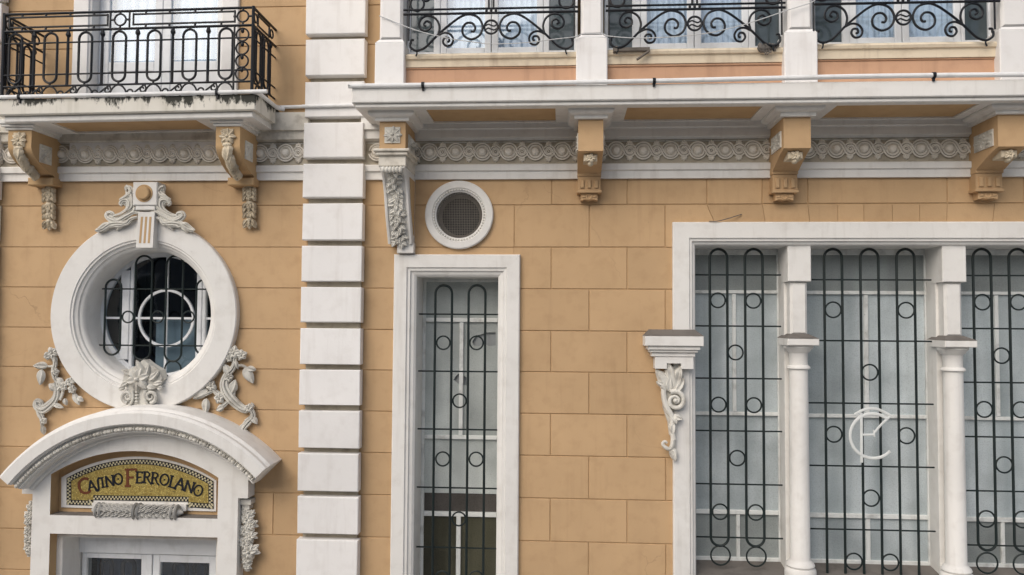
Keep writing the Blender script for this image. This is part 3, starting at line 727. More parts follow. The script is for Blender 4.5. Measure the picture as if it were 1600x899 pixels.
# flower drops beside the portal
def drop(fn, pts, Y, name='flower_drop', parent=PORT, mat='orn'):
    m = MB()
    for i, (x, y, rr) in enumerate(pts):
        c = fn(x, y, Y); m.flower((c.x, c.y, c.z), rr, 5 + i % 2, rr * .7, random.random() * 3)
        for a in (200, 250, 290, 340, 30, 150): m.leaf((c.x, c.y + .01, c.z), math.radians(a + random.uniform(-15, 15)), rr * 1.35, rr * .7, rr * .5)
    a, b = fn(*pts[0][:2], Y), fn(*pts[-1][:2], Y)
    m.tube([(a.x, a.y + .02, a.z + .07), (b.x, b.y + .02, b.z - .06)], .03, 6)
    return m
m = drop(c00, [(1535, 500, .05), (1570, 505, .04), (1545, 545, .075), (1570, 580, .07), (1530, 615, .075), (1565, 650, .07), (1530, 690, .08), (1560, 745, .1), (1540, 800, .06), (1545, 840, .05)], -.10)
p = c00(1540, 435, -.1); m.box(p.x - .07, p.x + .07, -.14, .0, p.z - .03, p.z + .03); m.box(p.x - .045, p.x + .045, -.12, .0, p.z - .09, p.z - .031)
build('flower_drop', m, 'orn', PORT)
m = drop(c00, [(188, 470, .045), (183, 520, .06), (182, 560, .06), (180, 620, .06), (180, 670, .06), (178, 720, .06), (180, 750, .04)], -.08)
build('flower_drop', m, 'orn', PORT)

# ------------------------------------------------------------------ mosaic sign (fixed in the niche)
MY = -.05
SIGN = thing('mosaic_sign', 'gold mosaic sign reading Casino Ferrolano with chequered border above the door', 'sign', (DOOR_X, MY, nzb))
Q = lambda x, y, Y=MY: (c00(x, y, Y).x, c00(x, y, Y).z)
fo = [Q(382, 470), Q(384, 285)]; fC, fR = circ3(Q(384, 285), Q(865, 155), Q(1352, 305))
aa = lambda c, p: math.atan2(p[1] - c[1], p[0] - c[0])
frm = [Q(382, 472)] + arc(fC, fR, aa(fC, Q(384, 285)), aa(fC, Q(1352, 305)), 30) + [Q(1350, 498)]
build('sign_frame', MB().prism(frm, MY, -.031), 'cream', SIGN)
mC, mR = circ3(Q(418, 288), Q(875, 170), Q(1335, 308))
mos = [Q(418, 455)] + arc(mC, mR, aa(mC, Q(418, 288)), aa(mC, Q(1335, 308)), 30) + [Q(1335, 480), Q(1175, 470), Q(1180, 436), Q(585, 426), Q(580, 460)]
build('mosaic_panel', MB().prism(mos, MY - .006, MY + .001), 'gold', SIGN)
path = [Vector((p[0], 0, p[1])) for p in mos]; path.append(path[0])
bw = .062
area = sum(path[i].x * path[i + 1].z - path[i + 1].x * path[i].z for i in range(len(path) - 1))
sgn = 1 if area > 0 else -1
blk = MB(); chk = MB(); acc = 0; cs = .0215
for a, b in zip(path[:-1], path[1:]):
    t = (b - a); ln = t.length; t.normalize(); nn = Vector((-t.z, 0, t.x)) * sgn
    Yb = MY - .0072 - .0002 * (len(blk.f) % 5)
    q = [a, b, b + nn * bw, a + nn * bw]
    blk.add([(v.x, Yb, v.z) for v in q], [(0, 1, 2, 3)])
    s = -acc
    while s < ln:
        k = int(round((s + acc) / cs))
        for row in range(2):
            idx = int(round((acc_tot + s) / cs)) if False else k
            if (idx + row) % 2 == 0:
                s0, s1 = max(0, s), min(ln, s + cs)
                if s1 - s0 > .003:
                    o0 = .009 + row * (cs + .001); q = [a + t * s0 + nn * o0, a + t * s1 + nn * o0, a + t * s1 + nn * (o0 + cs), a + t * s0 + nn * (o0 + cs)]
                    chk.add([(v.x, Yb - .0022, v.z) for v in q], [(0, 1, 2, 3)])
        s += cs
    acc = (ln + acc) % (2 * cs)
build('border_band', blk, 'black', SIGN)
build('checker_tesserae', chk, 'tessera', SIGN, kind='stuff')
GL = {'A': ([[(0, 0), (.4, 1), (.8, 0)], [(.16, .36), (.64, .36)], [(-.1, 0), (.12, 0)], [(.68, 0), (.92, 0)]], .8),
      'I': ([[(.2, 0), (.2, 1)], [(.05, 1), (.35, 1)], [(.05, 0), (.35, 0)]], .4),
      'N': ([[(.05, 0), (.05, 1), (.75, 0), (.75, 1)], [(-.08, 0), (.18, 0)], [(.62, 1), (.88, 1)]], .8),
      'S': ([[(.0, -.12), (.15, -.15), (.26, 0), (.3, .8), (.42, 1.03), (.58, .98)]], .5),
      'O': ('ring', .9), 'C': ('arc', .85),
      'F': ([[(.15, 0), (.15, 1)], [(0, 1), (.7, 1), (.7, .86)], [(.15, .52), (.5, .52)], [(0, 0), (.32, 0)]], .75),
      'E': ([[(.12, 0), (.12, 1)], [(0, 1), (.6, 1), (.6, .88)], [(.12, .52), (.5, .52)], [(0, 0), (.6, 0), (.62, .14)]], .65),
      'R': ([[(.12, 0), (.12, 1)], [(0, 1), (.4, 1), (.58, .88), (.6, .72), (.48, .56), (.12, .52)], [(.36, .53), (.6, .1), (.82, -.1)], [(0, 0), (.26, 0)]], .7),
      'L': ([[(.15, 0), (.15, 1)], [(0, 1), (.32, 1)], [(.0, 0), (.5, -.04), (.75, -.12)]], .6)}
def letter(ch, x, y, hz, rot, mat):
    m = MB(); hgt = hz / 4 / 129.0 * .92; c = c00(x, y, MY); Yl = MY - .0125
    g, w = GL[ch]; th = .085
    def put(u, v):
        u = (u - w / 2) * hgt; v = (v - .5) * hgt; ca, sa = math.cos(rot), math.sin(rot)
        return (c.x + u * ca - v * sa, c.z + u * sa + v * ca)
    def stroke(pts, thick):
        nonlocal m
        for a, b in zip(pts[:-1], pts[1:]):
            d = Vector((b[0] - a[0], b[1] - a[1])); d.normalize(); e = d * thick * .35; nn = Vector((-d.y, d.x)) * thick
            q = [put(a[0] - e.x + nn.x, a[1] - e.y + nn.y), put(b[0] + e.x + nn.x, b[1] + e.y + nn.y), put(b[0] + e.x - nn.x, b[1] + e.y - nn.y), put(a[0] - e.x - nn.x, a[1] - e.y - nn.y)]
            m.prism(q, Yl - random.uniform(0, .001), MY - .004)
    if g == 'ring':
        pts = [(.45 + .4 * math.cos(k * math.pi / 10), .5 + .5 * math.sin(k * math.pi / 10)) for k in range(21)]; stroke(pts, th * .8)
        build('letter_o', m, mat, SIGN); m = MB(); stroke([(.41, .5), (.49, .5)], .07); build('letter_dot', m, mat, SIGN); return
    elif g == 'arc':
        pts = [(.5 + .46 * math.cos(math.radians(a)), .5 + .5 * math.sin(math.radians(a))) for a in range(50, 320, 15)]; stroke(pts, th)
        stroke([(.1, .15), (.06, .5), (.1, .85)], th * .9)
    else:
        for i, s_ in enumerate(g): stroke(s_, th * (1.0 if i == 0 else .75))
    build('letter_' + ch.lower(), m, mat, SIGN)
for ch, x, y, hz, r, mt in (('C', 530, 338, 100, 17, 'red'), ('A', 575, 336, 72, 15, 'black'), ('S', 614, 324, 72, 13, 'black'), ('I', 643, 316, 66, 11, 'black'), ('N', 688, 306, 70, 9, 'black'), ('O', 741, 294, 72, 6, 'black'),
                            ('F', 822, 286, 112, 2, 'red'), ('E', 873, 284, 74, 0, 'black'), ('R', 920, 284, 74, -2, 'black'), ('R', 970, 289, 74, -5, 'black'), ('O', 1030, 298, 74, -7, 'black'), ('L', 1080, 310, 74, -11, 'black'), ('A', 1128, 322, 74, -14, 'black'), ('N', 1186, 342, 72, -17, 'black'), ('O', 1241, 366, 72, -20, 'black')):
    letter(ch, x, y, hz, math.radians(r), mt)

# ------------------------------------------------------------------ narrow window
YSN = .50
FW = 20.5 / 131
nf = MB().frame(NX0, NX1, NZ0, NZ1, [(0, .01), (0, -.05), (.012, -.062), (FW, -.062), (FW + .012, -.04), (FW + .04, -.04), (FW + .052, -.015), (FW + .085, -.005), (FW + .11, .02), (FW + .11, YSN + .06)])
NW = build('narrow_window', nf, 'cream', BLD)
nx0, nx1, nz1 = NX0 + FW + .11, NX1 - FW - .11, NZ1 - FW - .11
def zn(py): return Z(718, py, YSN)
def xn(px, py=600): return X(px, py, YSN)
def sash(name, parent, mat, *bs):
    m = MB()
    for b in bs: m.box(*b, c=.005)
    return build(name, m, mat, parent)
y0, y1 = YSN - .03, YSN + .03
sash('window_frame', NW, 'oldjoin', (nx0, nx0 + .04, y0, y1, NZ0, nz1), (nx1 - .04, nx1, y0, y1, NZ0, nz1), (nx0 + .04, nx1 - .04, y0 + .002, y1, nz1 - .04, nz1))
xm = xn(720.5); 
sash('transom_bar', NW, 'oldjoin', (nx0 + .041, nx1 - .041, y0 - .006, y1, zn(503.5), zn(497)))
sash('transom_bar', NW, 'oldjoin', (nx0 + .041, nx1 - .041, y0 - .006, y1, zn(686), zn(680)))
sash('transom_bar', NW, 'oldjoin', (nx0 + .041, nx1 - .041, y0 - .006, y1, zn(806.5), zn(799.5)))
sash('stile', NW, 'oldjoin', (xm - .022, xm + .028, y0 - .01, y1, zn(680) + .001, zn(503.5) - .001))
sash('stile', NW, 'oldjoin', (xn(719) - .028, xn(719) + .028, y0 - .01, y1, NZ0, zn(806.5) - .001))
def pane(parent, mat, xa, xb, za, zb, Y, holes=()):
    if not holes: return build('glass_pane', MB().box(xa, xb, Y, Y + .006, za, zb), mat, parent)
    lp = [[Vector((p[0], p[1], 0)) for p in rect(xa, xb, za, zb)]] + [[Vector((p[0], p[1], 0)) for p in h] for h in holes]
    fp = [p for l in lp for p in l]
    return build('glass_pane', MB().add([(p.x, Y, p.y) for p in fp], [tuple(t) for t in tessellate_polygon(lp)]), mat, parent)
pane(NW, 'frostgreen', nx0, nx1, zn(500), nz1, YSN)
hb = lambda pts: [(X(*p, YSN), Z(*p, YSN)) for p in pts]
pane(NW, 'frostgreen', nx0, xm, zn(683), zn(500), YSN, [hb([(709, 593), (714, 586), (718, 583.5), (718, 601), (714, 598)])])
pane(NW, 'frostgreen', xm + .0, nx1, zn(683), zn(500), YSN, [hb([(738, 534), (744, 524), (752, 523), (758, 520), (774.5, 519.5), (774.5, 540), (764, 541), (757, 537), (748, 541), (740, 540)]), hb([(722, 586), (729, 590), (729, 602), (722, 602)])])
pane(NW, 'frostgreen', nx0, nx1, zn(771), zn(683), YSN)
pane(NW, 'brown', nx0, nx1, zn(803), zn(771), YSN + .01)
pane(NW, 'olive', nx0, xn(719), NZ0, zn(803), YSN); pane(NW, 'olive', xn(719), nx1, NZ0, zn(803), YSN)
box('hole_backing', 'greysheet', NW, nx0 - .3, nx1 + .3, YSN + .035, YSN + .045, zn(766), nz1 + .2)  # upright grey sheet added behind the panes, seen through the broken holes

# ------------------------------------------------------------------ wide three-part window
YG = .50
gf = MB().frame(GX0, GX1, GZ0 - .7, GZ1, [(0, .01), (0, -.06), (.012, -.072), (.19, -.072), (.20, -.05), (.225, -.05), (.235, -.02), (.262, -.01), (.275, .02), (.275, YG + .06)])
GW = build('wide_window', gf, 'cream', BLD)
gx0, gx1, gz1 = GX0 + .275, GX1 - .275, GZ1 - .275
# sill
sz = Z(1150, 884, .3)
build('stone_sill', MB().xprism([(-.02, sz - .2), (-.02, sz - .06), (YG + .05, sz + .02), (YG + .05, sz - .2)], gx0, gx1), 'ledge', GW)
def pillar(px0, px1, sx0, sx1, cxp, py_top_end, py_ledge0, py_ledge1, lx0, lx1, py_base):
    Yf = .02
    xa, xb = X(px0, 410, Yf), X(px1, 410, Yf); xc = (xa + xb) / 2; hw = (xb - xa) / 2
    zt = gz1 + .02; zc_ = Z(cxp, py_top_end, Yf); zl0 = Z(cxp, py_ledge0, Yf - .1); zl1 = Z(cxp, py_ledge1, Yf - .1)
    m = MB(); m.box(xc - hw, xc + hw, Yf, Yf + .3, zc_, zt, .008)
    hs = hw - .035; m.box(xc - hs, xc + hs, Yf + .035, Yf + .28, zl0, zc_ - .001, .03)
    m.box(xc - hw + .005, xc + hw - .005, Yf + .20, YG + .04, sz - .05, zt)
    pl = build('pillar', m, 'cream', GW)
    hl = .182
    build('impost', MB().box(xc - hl, xc + hl, Yf - .13, Yf + .28, zl1, zl0 - .04, .008), 'cream', GW)
    v = [(xc - hl, Yf - .13, zl0 - .038), (xc + hl, Yf - .13, zl0 - .038), (xc + hl, Yf + .34, zl0 - .038), (xc - hl, Yf + .34, zl0 - .038),
         (xc - hs, Yf + .03, zl0 + .015), (xc + hs, Yf + .03, zl0 + .015), (xc + hs, Yf + .3, zl0 + .015), (xc - hs, Yf + .3, zl0 + .015)]
    build('impost_top', MB().add(v, [(0, 1, 5, 4), (1, 2, 6, 5), (2, 3, 7, 6), (3, 0, 4, 7), (4, 5, 6, 7), (0, 3, 2, 1)]), 'ledge', GW)
    rc = .108; yc = Yf + .08; zb = Z(cxp, py_base, Yf)
    prof = [(.17, zl1 - .002), (.17, zl1 - .03), (.145, zl1 - .05), (.135, zl1 - .075), (.118, zl1 - .085), (rc, zl1 - .10), (rc, zl1 - .235), (rc + .012, zl1 - .245), (.135, zl1 - .26), (.135, zl1 - .275), (rc + .012, zl1 - .285), (rc, zl1 - .29), (rc + .004, (zl1 + zb) / 2), (rc + .006, zb + .16), (rc + .02, zb + .135), (.155, zb + .11), (.165, zb + .085), (.15, zb + .06), (.175, zb + .04), (.18, zb + .0), (.18, zb - .1)]
    build('column', MB().vlathe((xc, yc), prof, 28), 'cream', GW, sharp=50)
    return xc
pc1 = pillar(1231, 1267.5, 1237, 1265, 1250, 440, 524, 540, 1215, 1276, 897)
pc2 = pillar(1472.5, 1510, 1479, 1508, 1490, 441, 527, 543, 1451, 1522, 905)
# joinery of the three lights
def light(xa, xb, hz, mz, mats, top=True):
    y0, y1 = YG - .03, YG + .03; zb = Z((xa), 0) if False else None
    px = CX
    bx_ = [(xa, xa + .035, y0, y1, sz, gz1), (xb - .045, xb, y0, y1, sz, gz1), (xa + .036, xb - .046, y0, y1, gz1 - .07, gz1), (xa + .036, xb - .046, y0, y1, sz, sz + .05)]
    sash('window_frame', GW, 'oldjoin', *bx_)
    for (a, b) in hz: sash('transom_bar', GW, 'oldjoin', (xa + .036, xb - .046, y0 - .006, y1, b, a))
    for (x, w, a, b) in mz: sash('muntin', GW, 'oldjoin', (x - w / 2, x + w / 2, y0 + .004, y1, b, a))
    zs = [gz1] + [(a + b) / 2 for a, b in hz] + [sz]
    for k in range(len(zs) - 1):
        xsplit = [x for (x, w, a, b) in mz if (a + b) / 2 < zs[k] and (a + b) / 2 > zs[k + 1]]
        xs = [xa] + xsplit + [xb]
        for q in range(len(xs) - 1): pane(GW, mats[k], xs[q], xs[q + 1], zs[k + 1], zs[k], YG + random.uniform(0, .004))
zg_ = lambda px, py: Z(px, py, YG)
light(gx0, pc1 - .1, [(zg_(1150, 454), zg_(1150, 459)), (zg_(1150, 643.5), zg_(1150, 649)), (zg_(1150, 796.5), zg_(1150, 803))],
      [(X(1147, 550, YG), .045, zg_(1147, 459.5), zg_(1147, 643)), (X(1153, 840, YG), .045, zg_(1153, 803.5), zg_(1153, 874))], ['frostdark', 'frost', 'frost', 'frostdark'])
light(pc1 + .1, pc2 - .1, [(zg_(1350, 455), zg_(1350, 460.5)), (zg_(1350, 647.5), zg_(1350, 653)), (zg_(1350, 802.5), zg_(1350, 809.5))],
      [(X(1353, 550, YG), .05, zg_(1353, 461), zg_(1353, 647)), (X(1356, 850, YG), .05, zg_(1356, 810), zg_(1356, 890))], ['frostdark', 'frost', 'frost', 'frost'])
light(pc2 + .1, gx1, [(zg_(1550, 456), zg_(1550, 461)), (zg_(1550, 651), zg_(1550, 656.5)), (zg_(1550, 808), zg_(1550, 815))],
      [(X(1557, 550, YG), .045, zg_(1557, 461.5), zg_(1557, 650.5)), (X(1566, 850, YG), .045, zg_(1566, 815.5), zg_(1566, 880))], ['frostdark', 'frost', 'frost', 'frostdark'])
# impost on the left jamb with an acanthus bracket beneath
ix0, ix1 = X(1008, 533, -.28), X(1100, 533, -.28)
i1 = lambda py, Y: Z(1050, py, Y)
m = MB(); z1, z0 = i1(525.5, -.28), i1(541, -.28); m.box(ix0, ix1, -.28, .0, z0, z1, .006)
m.box(ix0 + .035, ix1 - .035, -.25, .0, i1(547, -.25), z0 - .001, .005); m.box(ix0 + .06, ix1 - .06, -.225, .0, i1(551, -.22), i1(547, -.25) - .001, .005)
m.box(ix0 + .085, ix1 - .085, -.195, .0, i1(557.5, -.2), i1(551, -.22) - .001, .005)
zb_ = i1(576.5, -.18); xa, xb = X(1023.5, 565, -.18), X(1083.5, 565, -.18); na_, nb_ = X(1042, 570, -.18), X(1064.5, 570, -.18); zn_ = i1(568, -.18)
m.prism([(xa, zb_), (na_, zb_), (na_, zn_), (nb_, zn_), (nb_, zb_), (xb, zb_), (xb, i1(557.5, -.2) - .001), (xa, i1(557.5, -.2) - .001)], -.18, .0)
build('jamb_impost', m, 'cream', GW)
v = [(ix0, -.28, z1 + .002), (ix1, -.28, z1 + .002), (ix1, .0, z1 + .002), (ix0, .0, z1 + .002), (ix0 + .07, -.08, z1 + .075), (ix1 - .07, -.08, z1 + .075), (ix1 - .07, .0, z1 + .075), (ix0 + .07, .0, z1 + .075)]
build('impost_top', MB().add(v, [(0, 1, 5, 4), (1, 2, 6, 5), (2, 3, 7, 6), (3, 0, 4, 7), (4, 5, 6, 7), (0, 3, 2, 1)]), 'ledge', GW)
am = MB(); AY = -.12
am.prism([(b80(*p, -.09).x, b80(*p, -.09).z) for p in ((945, 520), (1000, 498), (1070, 520), (1065, 590), (1040, 640), (1070, 690), (1050, 750), (1000, 770), (1020, 830), (1022, 930), (985, 920), (975, 840), (945, 750), (945, 660), (970, 600))], -.09, .0)
for (x, y, a, l, w) in ((1000, 640, 92, .34, .13), (990, 640, 118, .3, .13), (1010, 640, 68, .3, .12), (985, 650, 100, .2, .1), (1020, 655, 55, .2, .1), (1000, 600, 100, .22, .1), (1020, 600, 75, .2, .1), (960, 610, 150, .12, .08), (965, 640, 130, .14, .08), (1000, 790, -60, .12, .09), (1000, 800, -20, .12, .08), (1005, 840, -100, .14, .09)):
    am.leaf(b80(x, y, AY), math.radians(a), l, w, .05, 0, random.uniform(-.15, .15), .02)
vc = b80(1020, 705, AY - .02); am.tube(spiral(vc, .115, .015, math.radians(120), -1.7, 40), taper(41, .03, .014), 8)
am.ell(vc, .03, .03, .03)
sp = smooth([b80(*p, AY) for p in ((975, 560), (950, 610), (950, 690), (975, 760), (1000, 810), (1000, 890), (1010, 950))], 6); am.tube(sp, taper(len(sp), .03, .03, .035), 8)
sp = smooth([c80(*p, AY) for p in ((1005, 0), (1005, 60), (990, 105), (960, 98), (942, 75), (955, 60), (970, 70))], 6); am.tube(sp, taper(len(sp), .03, .014), 8)
am.leaf(c80(1000, 100, AY), math.radians(-75), .16, .09, .04); am.leaf(c80(985, 110, AY), math.radians(-50), .12, .07, .04)
sp = smooth([c80(*p, AY + .05) for p in ((1010, -40), (1012, 60), (1012, 150))], 4); am.tube(sp, .028, 8)
build('acanthus_bracket', am, 'orn', GW)

# ------------------------------------------------------------------ brackets under the balconies
def bracket(px_c, w_px, py_ct, py_cb, py_fb, Yf, foot_top, foot_bot, cw, tag=True, side=0, Ycap=None):
    Ycap = Ycap or Yf - .1
    xc = X(px_c, 210, Yf); hw = w_px / 2 / (F / (D + Yf))
    zt = Z(px_c, py_ct, Ycap); zcb = Z(px_c, py_cb, Yf); zfb = Z(px_c, py_fb, Yf); zfo = Z(px_c, foot_top, -.16); zfe = Z(px_c, foot_bot, -.14)
    prof = [(.0, zt), (Yf, zt), (Yf, zfb)]
    for k in range(1, 9):
        t = k / 8; prof.append((Yf + (-.2 - Yf) * t, zfb + (zfo + .04 - zfb) * (t ** 1.25)))
    prof += [(-.165, zfo + .03), (-.165, zfo), (.0, zfo)]
    B = build('balcony_bracket', MB().xprism(prof, xc - hw, xc + hw), 'ochre', BLD)
    hc = cw / 2 / (F / (D + Ycap)); hc2 = hw + .02
    m = MB(); hgt = zt - zcb
    cp = [(0, hc + .012), (.3, hc + .016), (.45, hc + .01), (.6, hc * .95), (.66, hc2 + .04), (.68, hc2 + .026), (1.0, hc2 + .026)]
    n = len(cp)
    vs = []
    for t, h in cp:
        z = zt + .012 - t * hgt; yf = Yf - (h - hw)
        vs += [(xc - h, yf, z), (xc + h, yf, z), (xc + h, .0, z), (xc - h, .0, z)]
    fs = [(0, 1, 2, 3), tuple((n - 1) * 4 + k for k in (3, 2, 1, 0))]
    for k in range(n - 1):
        for j in range(4): fs.append((k * 4 + j, k * 4 + (j + 1) % 4, k * 4 + 4 + (j + 1) % 4, k * 4 + 4 + j))
    build('capital', MB().add(vs, fs), 'cream', B)
    return B, xc, hw, zt, zcb, zfb, zfo, zfe
def plain_foot(B, xc, hw, zfo, zfe, zfb, Yf):
    m = MB(); hf = hw * .96
    h3 = zfo - zfe
    m.box(xc - hf, xc + hf, -.15, .0, zfe + .09, zfo - .002, .004)
    for q in (-.62, 0, .62):
        m.box(xc + q * hf - hf * .16, xc + q * hf + hf * .16, -.172, -.149, zfe + .14, zfo - .05, .006)
    m.box(xc - hf - .012, xc + hf + .012, -.17, .0, zfe + .085, zfe + .115, .004)
    build('corbel_foot', m, 'ochre', B)
    m = MB(); ht = hf * .74
    m.prism([(xc - ht, zfe + .084), (xc + ht, zfe + .084), (xc + ht, zfe), (xc + ht * .5, zfe + .015), (xc, zfe), (xc - ht * .5, zfe + .015), (xc - ht, zfe)], -.12, .0)
    m.ring((xc, -.122, zfe + .045), .03, .01, 16, 5); m.ell((xc - ht * .65, -.12, zfe + .045), .03, .014, .016); m.ell((xc + ht * .65, -.12, zfe + .045), .03, .014, .016)
    build('corbel_tag', m, 'ochre', B)
    # carved pendant on the sloping underside
    m = MB(); yp = Yf + .16; zp = zfb + (zfo - zfb) * .22 - .012
    m.box(xc - hw * .55, xc + hw * .55, yp - .09, yp + .1, zp - .05, zp + .03, .01); m.flower((xc, yp - .09, zp - .015), .06, 5, .03)
    m.ell((xc, yp - .05, zp - .07), .035, .05, .035)
    build('pendant', m, 'orntan', B)
for (pc, w, ct, cb, fb, ft, fbt, cw) in ((923.2, 39, 169, 188.5, 236, 275, 313, 68), (1245.7, 41, 163, 185, 231.5, 272, 313, 72), (1582.5, 43, 162, 181, 229, 270, 311, 74)):
    B, xc, hw, zt, zcb, zfb, zfo, zfe = bracket(pc, w, ct, cb, fb, -.65, ft, fbt, cw)
    plain_foot(B, xc, hw, zfo, zfe, zfb, -.65)
    rnd = random.Random(3)
    for sx in (-1, 1):
        m = MB()
        m.box(xc + sx * (hw - .002), xc + sx * (hw + .014), -.56, -.16, zfb + .03, zcb - .12)
        for k in range(26): m.ell((xc + sx * (hw + .014), rnd.uniform(-.54, -.18), rnd.uniform(zfb + .05, zcb - .14)), .014, .024, .018, 6, 4)
        build('side_plaque', m, 'orn', B)
# console under the gallery's end
B, xc, hw, zt, zcb, zfb, zfo, zfe = bracket(613.3, 42, 174, 192, 233, -.65, 262, 290, 70)
m = MB(); m.flower((xc, -.655, (zcb + zfb) / 2 + .01), .105, 8, .03); m.box(xc - .09, xc + .09, -.662, -.649, (zcb + zfb) / 2 - .085, (zcb + zfb) / 2 + .10)
build('rosette', m, 'orn', B)
m = MB(); rnd = random.Random(5)
m.box(xc + hw - .002, xc + hw + .012, -.5, -.1, zfb + .03, zcb - .1)
for k in range(5): m.flower((xc + hw + .012, -.45 + k * .08, (zfb + zcb) / 2 - .02), .05, 4, .02)
build('side_plaque', m, 'orn', B)
CONS = None
zA, zB2 = Z(613, 233, -.66), Z(613, 260, -.64)
zE = Z(630, 381, -.12)
prof = [(.0, zB2), (-.63, zB2)]
for k in range(1, 15):
    t = k / 14; zq = zB2 + (zE - zB2) * t
    yq = -.63 + .50 * (t ** .75) + .05 * math.sin(t * math.pi * 2) * (1 - t) ; prof.append((yq, zq))
prof.append((.0, zE))
xk0, xk1 = xc - hw * .98, xc + hw * .98
CONS = build('scroll_console', MB().xprism(prof, xk0, xk1, True), 'cream', BLD, sharp=40)
m = MB(); m.box(xk0 - .06, xk1 + .06, -.71, .0, zA - .035, zA - .002, .008); m.box(xk0 - .035, xk1 + .035, -.685, .0, zA - .075, zA - .036, .008); m.box(xk0 - .01, xk1 + .01, -.65, .0, zB2 + .001, zA - .076, .006)
build('console_cap', m, 'stone', CONS)
fo_ = MB()
fpf = prof[1:-1]
for i in range(len(fpf) - 1):
    (ya, za), (yb, zb) = fpf[i], fpf[i + 1]
    w = (xk1 - xk0) * .30
    for q in range(3):
        c = (xc + random.uniform(-.02, .02), (ya + yb) / 2 - .012, (za + zb) / 2)
        fo_.leaf(c, math.radians((200, 270, 340)[q] + random.uniform(-22, 22)), .1, .06, .035)
        fo_.leaf((c[0] + (q - 1) * .045, c[1], c[2]), math.radians(random.choice((60, 120, 240, 300))), .085, .05, .03)
    if i % 4 == 1: fo_.flower((xc, (ya + yb) / 2 - .02, (za + zb) / 2), .055, 5, .03)
for k in range(6): fo_.ell((xc - .1 + .04 * k, -.65, zB2 - .04), .03, .03, .04)
build('foliage_strip', fo_, 'orn', CONS)
rm = MB()
for xe in (xk0 + .02, xk1 - .02):
    rm.tube([(xe, y - .004, z) for y, z in fpf], .022, 6)
build('edge_roll', rm, 'cream', CONS)
build('side_panel', MB().xprism([(-.06, zB2 - .08), (-.38, zB2 - .08), (-.27, (zB2 + zE) / 2), (-.10, zE + .12), (-.06, zE + .1)], xk1 + .001, xk1 + .008), 'ochre2', CONS)
p0, p1 = a40(880, 628, -.12), a40(983, 682, -.12)
box('console_foot', 'cream', CONS, p0.x, p1.x, -.12, .0, p1.z, p0.z + .02, c=.006)

# left balcony brackets: S-curved with a carved strip on the front
SAG = .0105
BXR = X(399, 170, -.77)
for (pc, ct, cb, dpx, dpy) in ((31, 188, 204, 78, 291), (356, 181, 198, 390.5, 289)):
    Yf = -.58; xc = X(pc, 215, Yf); hw = .145
    zt = Z(pc, ct, Yf - .06); zcb = Z(pc, cb, Yf)
    py_s = lambda py: Z(pc, py, Yf)
    zfo = Z(dpx, 277, -.2); z1 = py_s(230 - (0 if pc < 100 else 2))
    prof = [(.0, zt), (Yf, zt), (Yf, z1)]
    for k in range(1, 13):
        t = k / 12; prof.append((Yf + (.42) * (t ** 1.6), z1 + (zfo + .03 - z1) * (1 - (1 - t) ** 1.3)))
    prof += [(-.16, zfo + .03), (-.12, zfo), (.0, zfo)]
    B = build('balcony_bracket', MB().xprism(prof, xc - hw, xc + hw, True), 'ochre2', BLD, sharp=40)
    m = MB(); h = hw + .02
    for k, (a, b, e) in enumerate(((0, .42, .075), (.42, .7, .055), (.7, 1, .025))):
        m.box(xc - hw - e, xc + hw + e, Yf - e, .0, zt - (zt - zcb) * b + .001, zt - (zt - zcb) * a + (.01 if k == 0 else 0), .008)
    build('capital', m, 'cream', B)
    m = MB(); m.flower((xc, Yf - .012, zcb - .12), .1, 8, .035); m.box(xc - .07, xc + .07, Yf - .015, Yf + .01, zcb - .2, zcb - .03)
    path = [(y, z) for y, z in prof[2:-3]]
    for i, (y, z) in enumerate([(Yf, zcb - .22)] + path[:11]):
        w = .1
        m.leaf((xc, y - .015, z), math.radians(270 + random.uniform(-10, 10)), .12, .12, .05)
        m.leaf((xc + .03, y - .012, z), math.radians(225 + random.uniform(-15, 15)), .08, .05, .04); m.leaf((xc - .03, y - .012, z), math.radians(315 + random.uniform(-15, 15)), .08, .05, .04)
        if i % 3 == 0: m.ell((xc, y - .02, z), .06, .03, .03)
    build('carved_strip', m, 'orntan', B)
    m = MB(); zq = zcb - .24
    m.box(xc + hw - .003, xc + hw + .012, -.43, -.21, zq - .11, zq + .11)
    for a in (45, 135, 225, 315):
        for q in range(3):
            m.ell((xc + hw + .014, -.32 + .05 * math.cos(math.radians(a)) * (q + .4) * .75, zq + .05 * math.sin(math.radians(a)) * (q + .4) * .75), .018, .03, .02, 6, 4)
    build('side_plaque', m, 'orn', B)
    box('bracket_foot', 'ochre2', B, xc - hw * 1.12, xc + hw * 1.12, -.19, .0, Z(dpx, 290, -.16), zfo - .002, c=.01)
    m = MB(); fn = lambda x, y, Y: P(dpx + x, dpy + y, Y)
    for (yy, n_, rr) in ((3, 4, .06), (10, 4, .058), (17, 3, .06), (29, 4, .062), (36, 3, .06), (44, 4, .055), (55, 3, .055)):
        c = fn(0, yy, -.05); m.ell((c.x, -.05, c.z), rr * .85, .05, .035)
        for q in range(n_):
            t = -1 + 2 * q / (n_ - 1); m.leaf((c.x + t * rr * .62, -.055, c.z + .01), math.radians(-90 + t * 26), .095, .05, .055, 0, 0, .02)
    for yy in (19, 46):
        c = fn(0, yy, -.04); m.tube([(c.x - .066, -.05, c.z - .018), (c.x, -.08, c.z - .03), (c.x + .066, -.05, c.z + .012)], .02, 7)
    a, b = fn(0, -1, -.03), fn(0, 58, -.03); m.tube([a, b], [.052, .038], 8)
    for t in (-1, 0, 1): m.leaf(fn(t * 4, 57, -.05), math.radians(-90 + t * 30), .1, .07, .045)
    build('flower_drop', m, 'orntan', B, sharp=25)

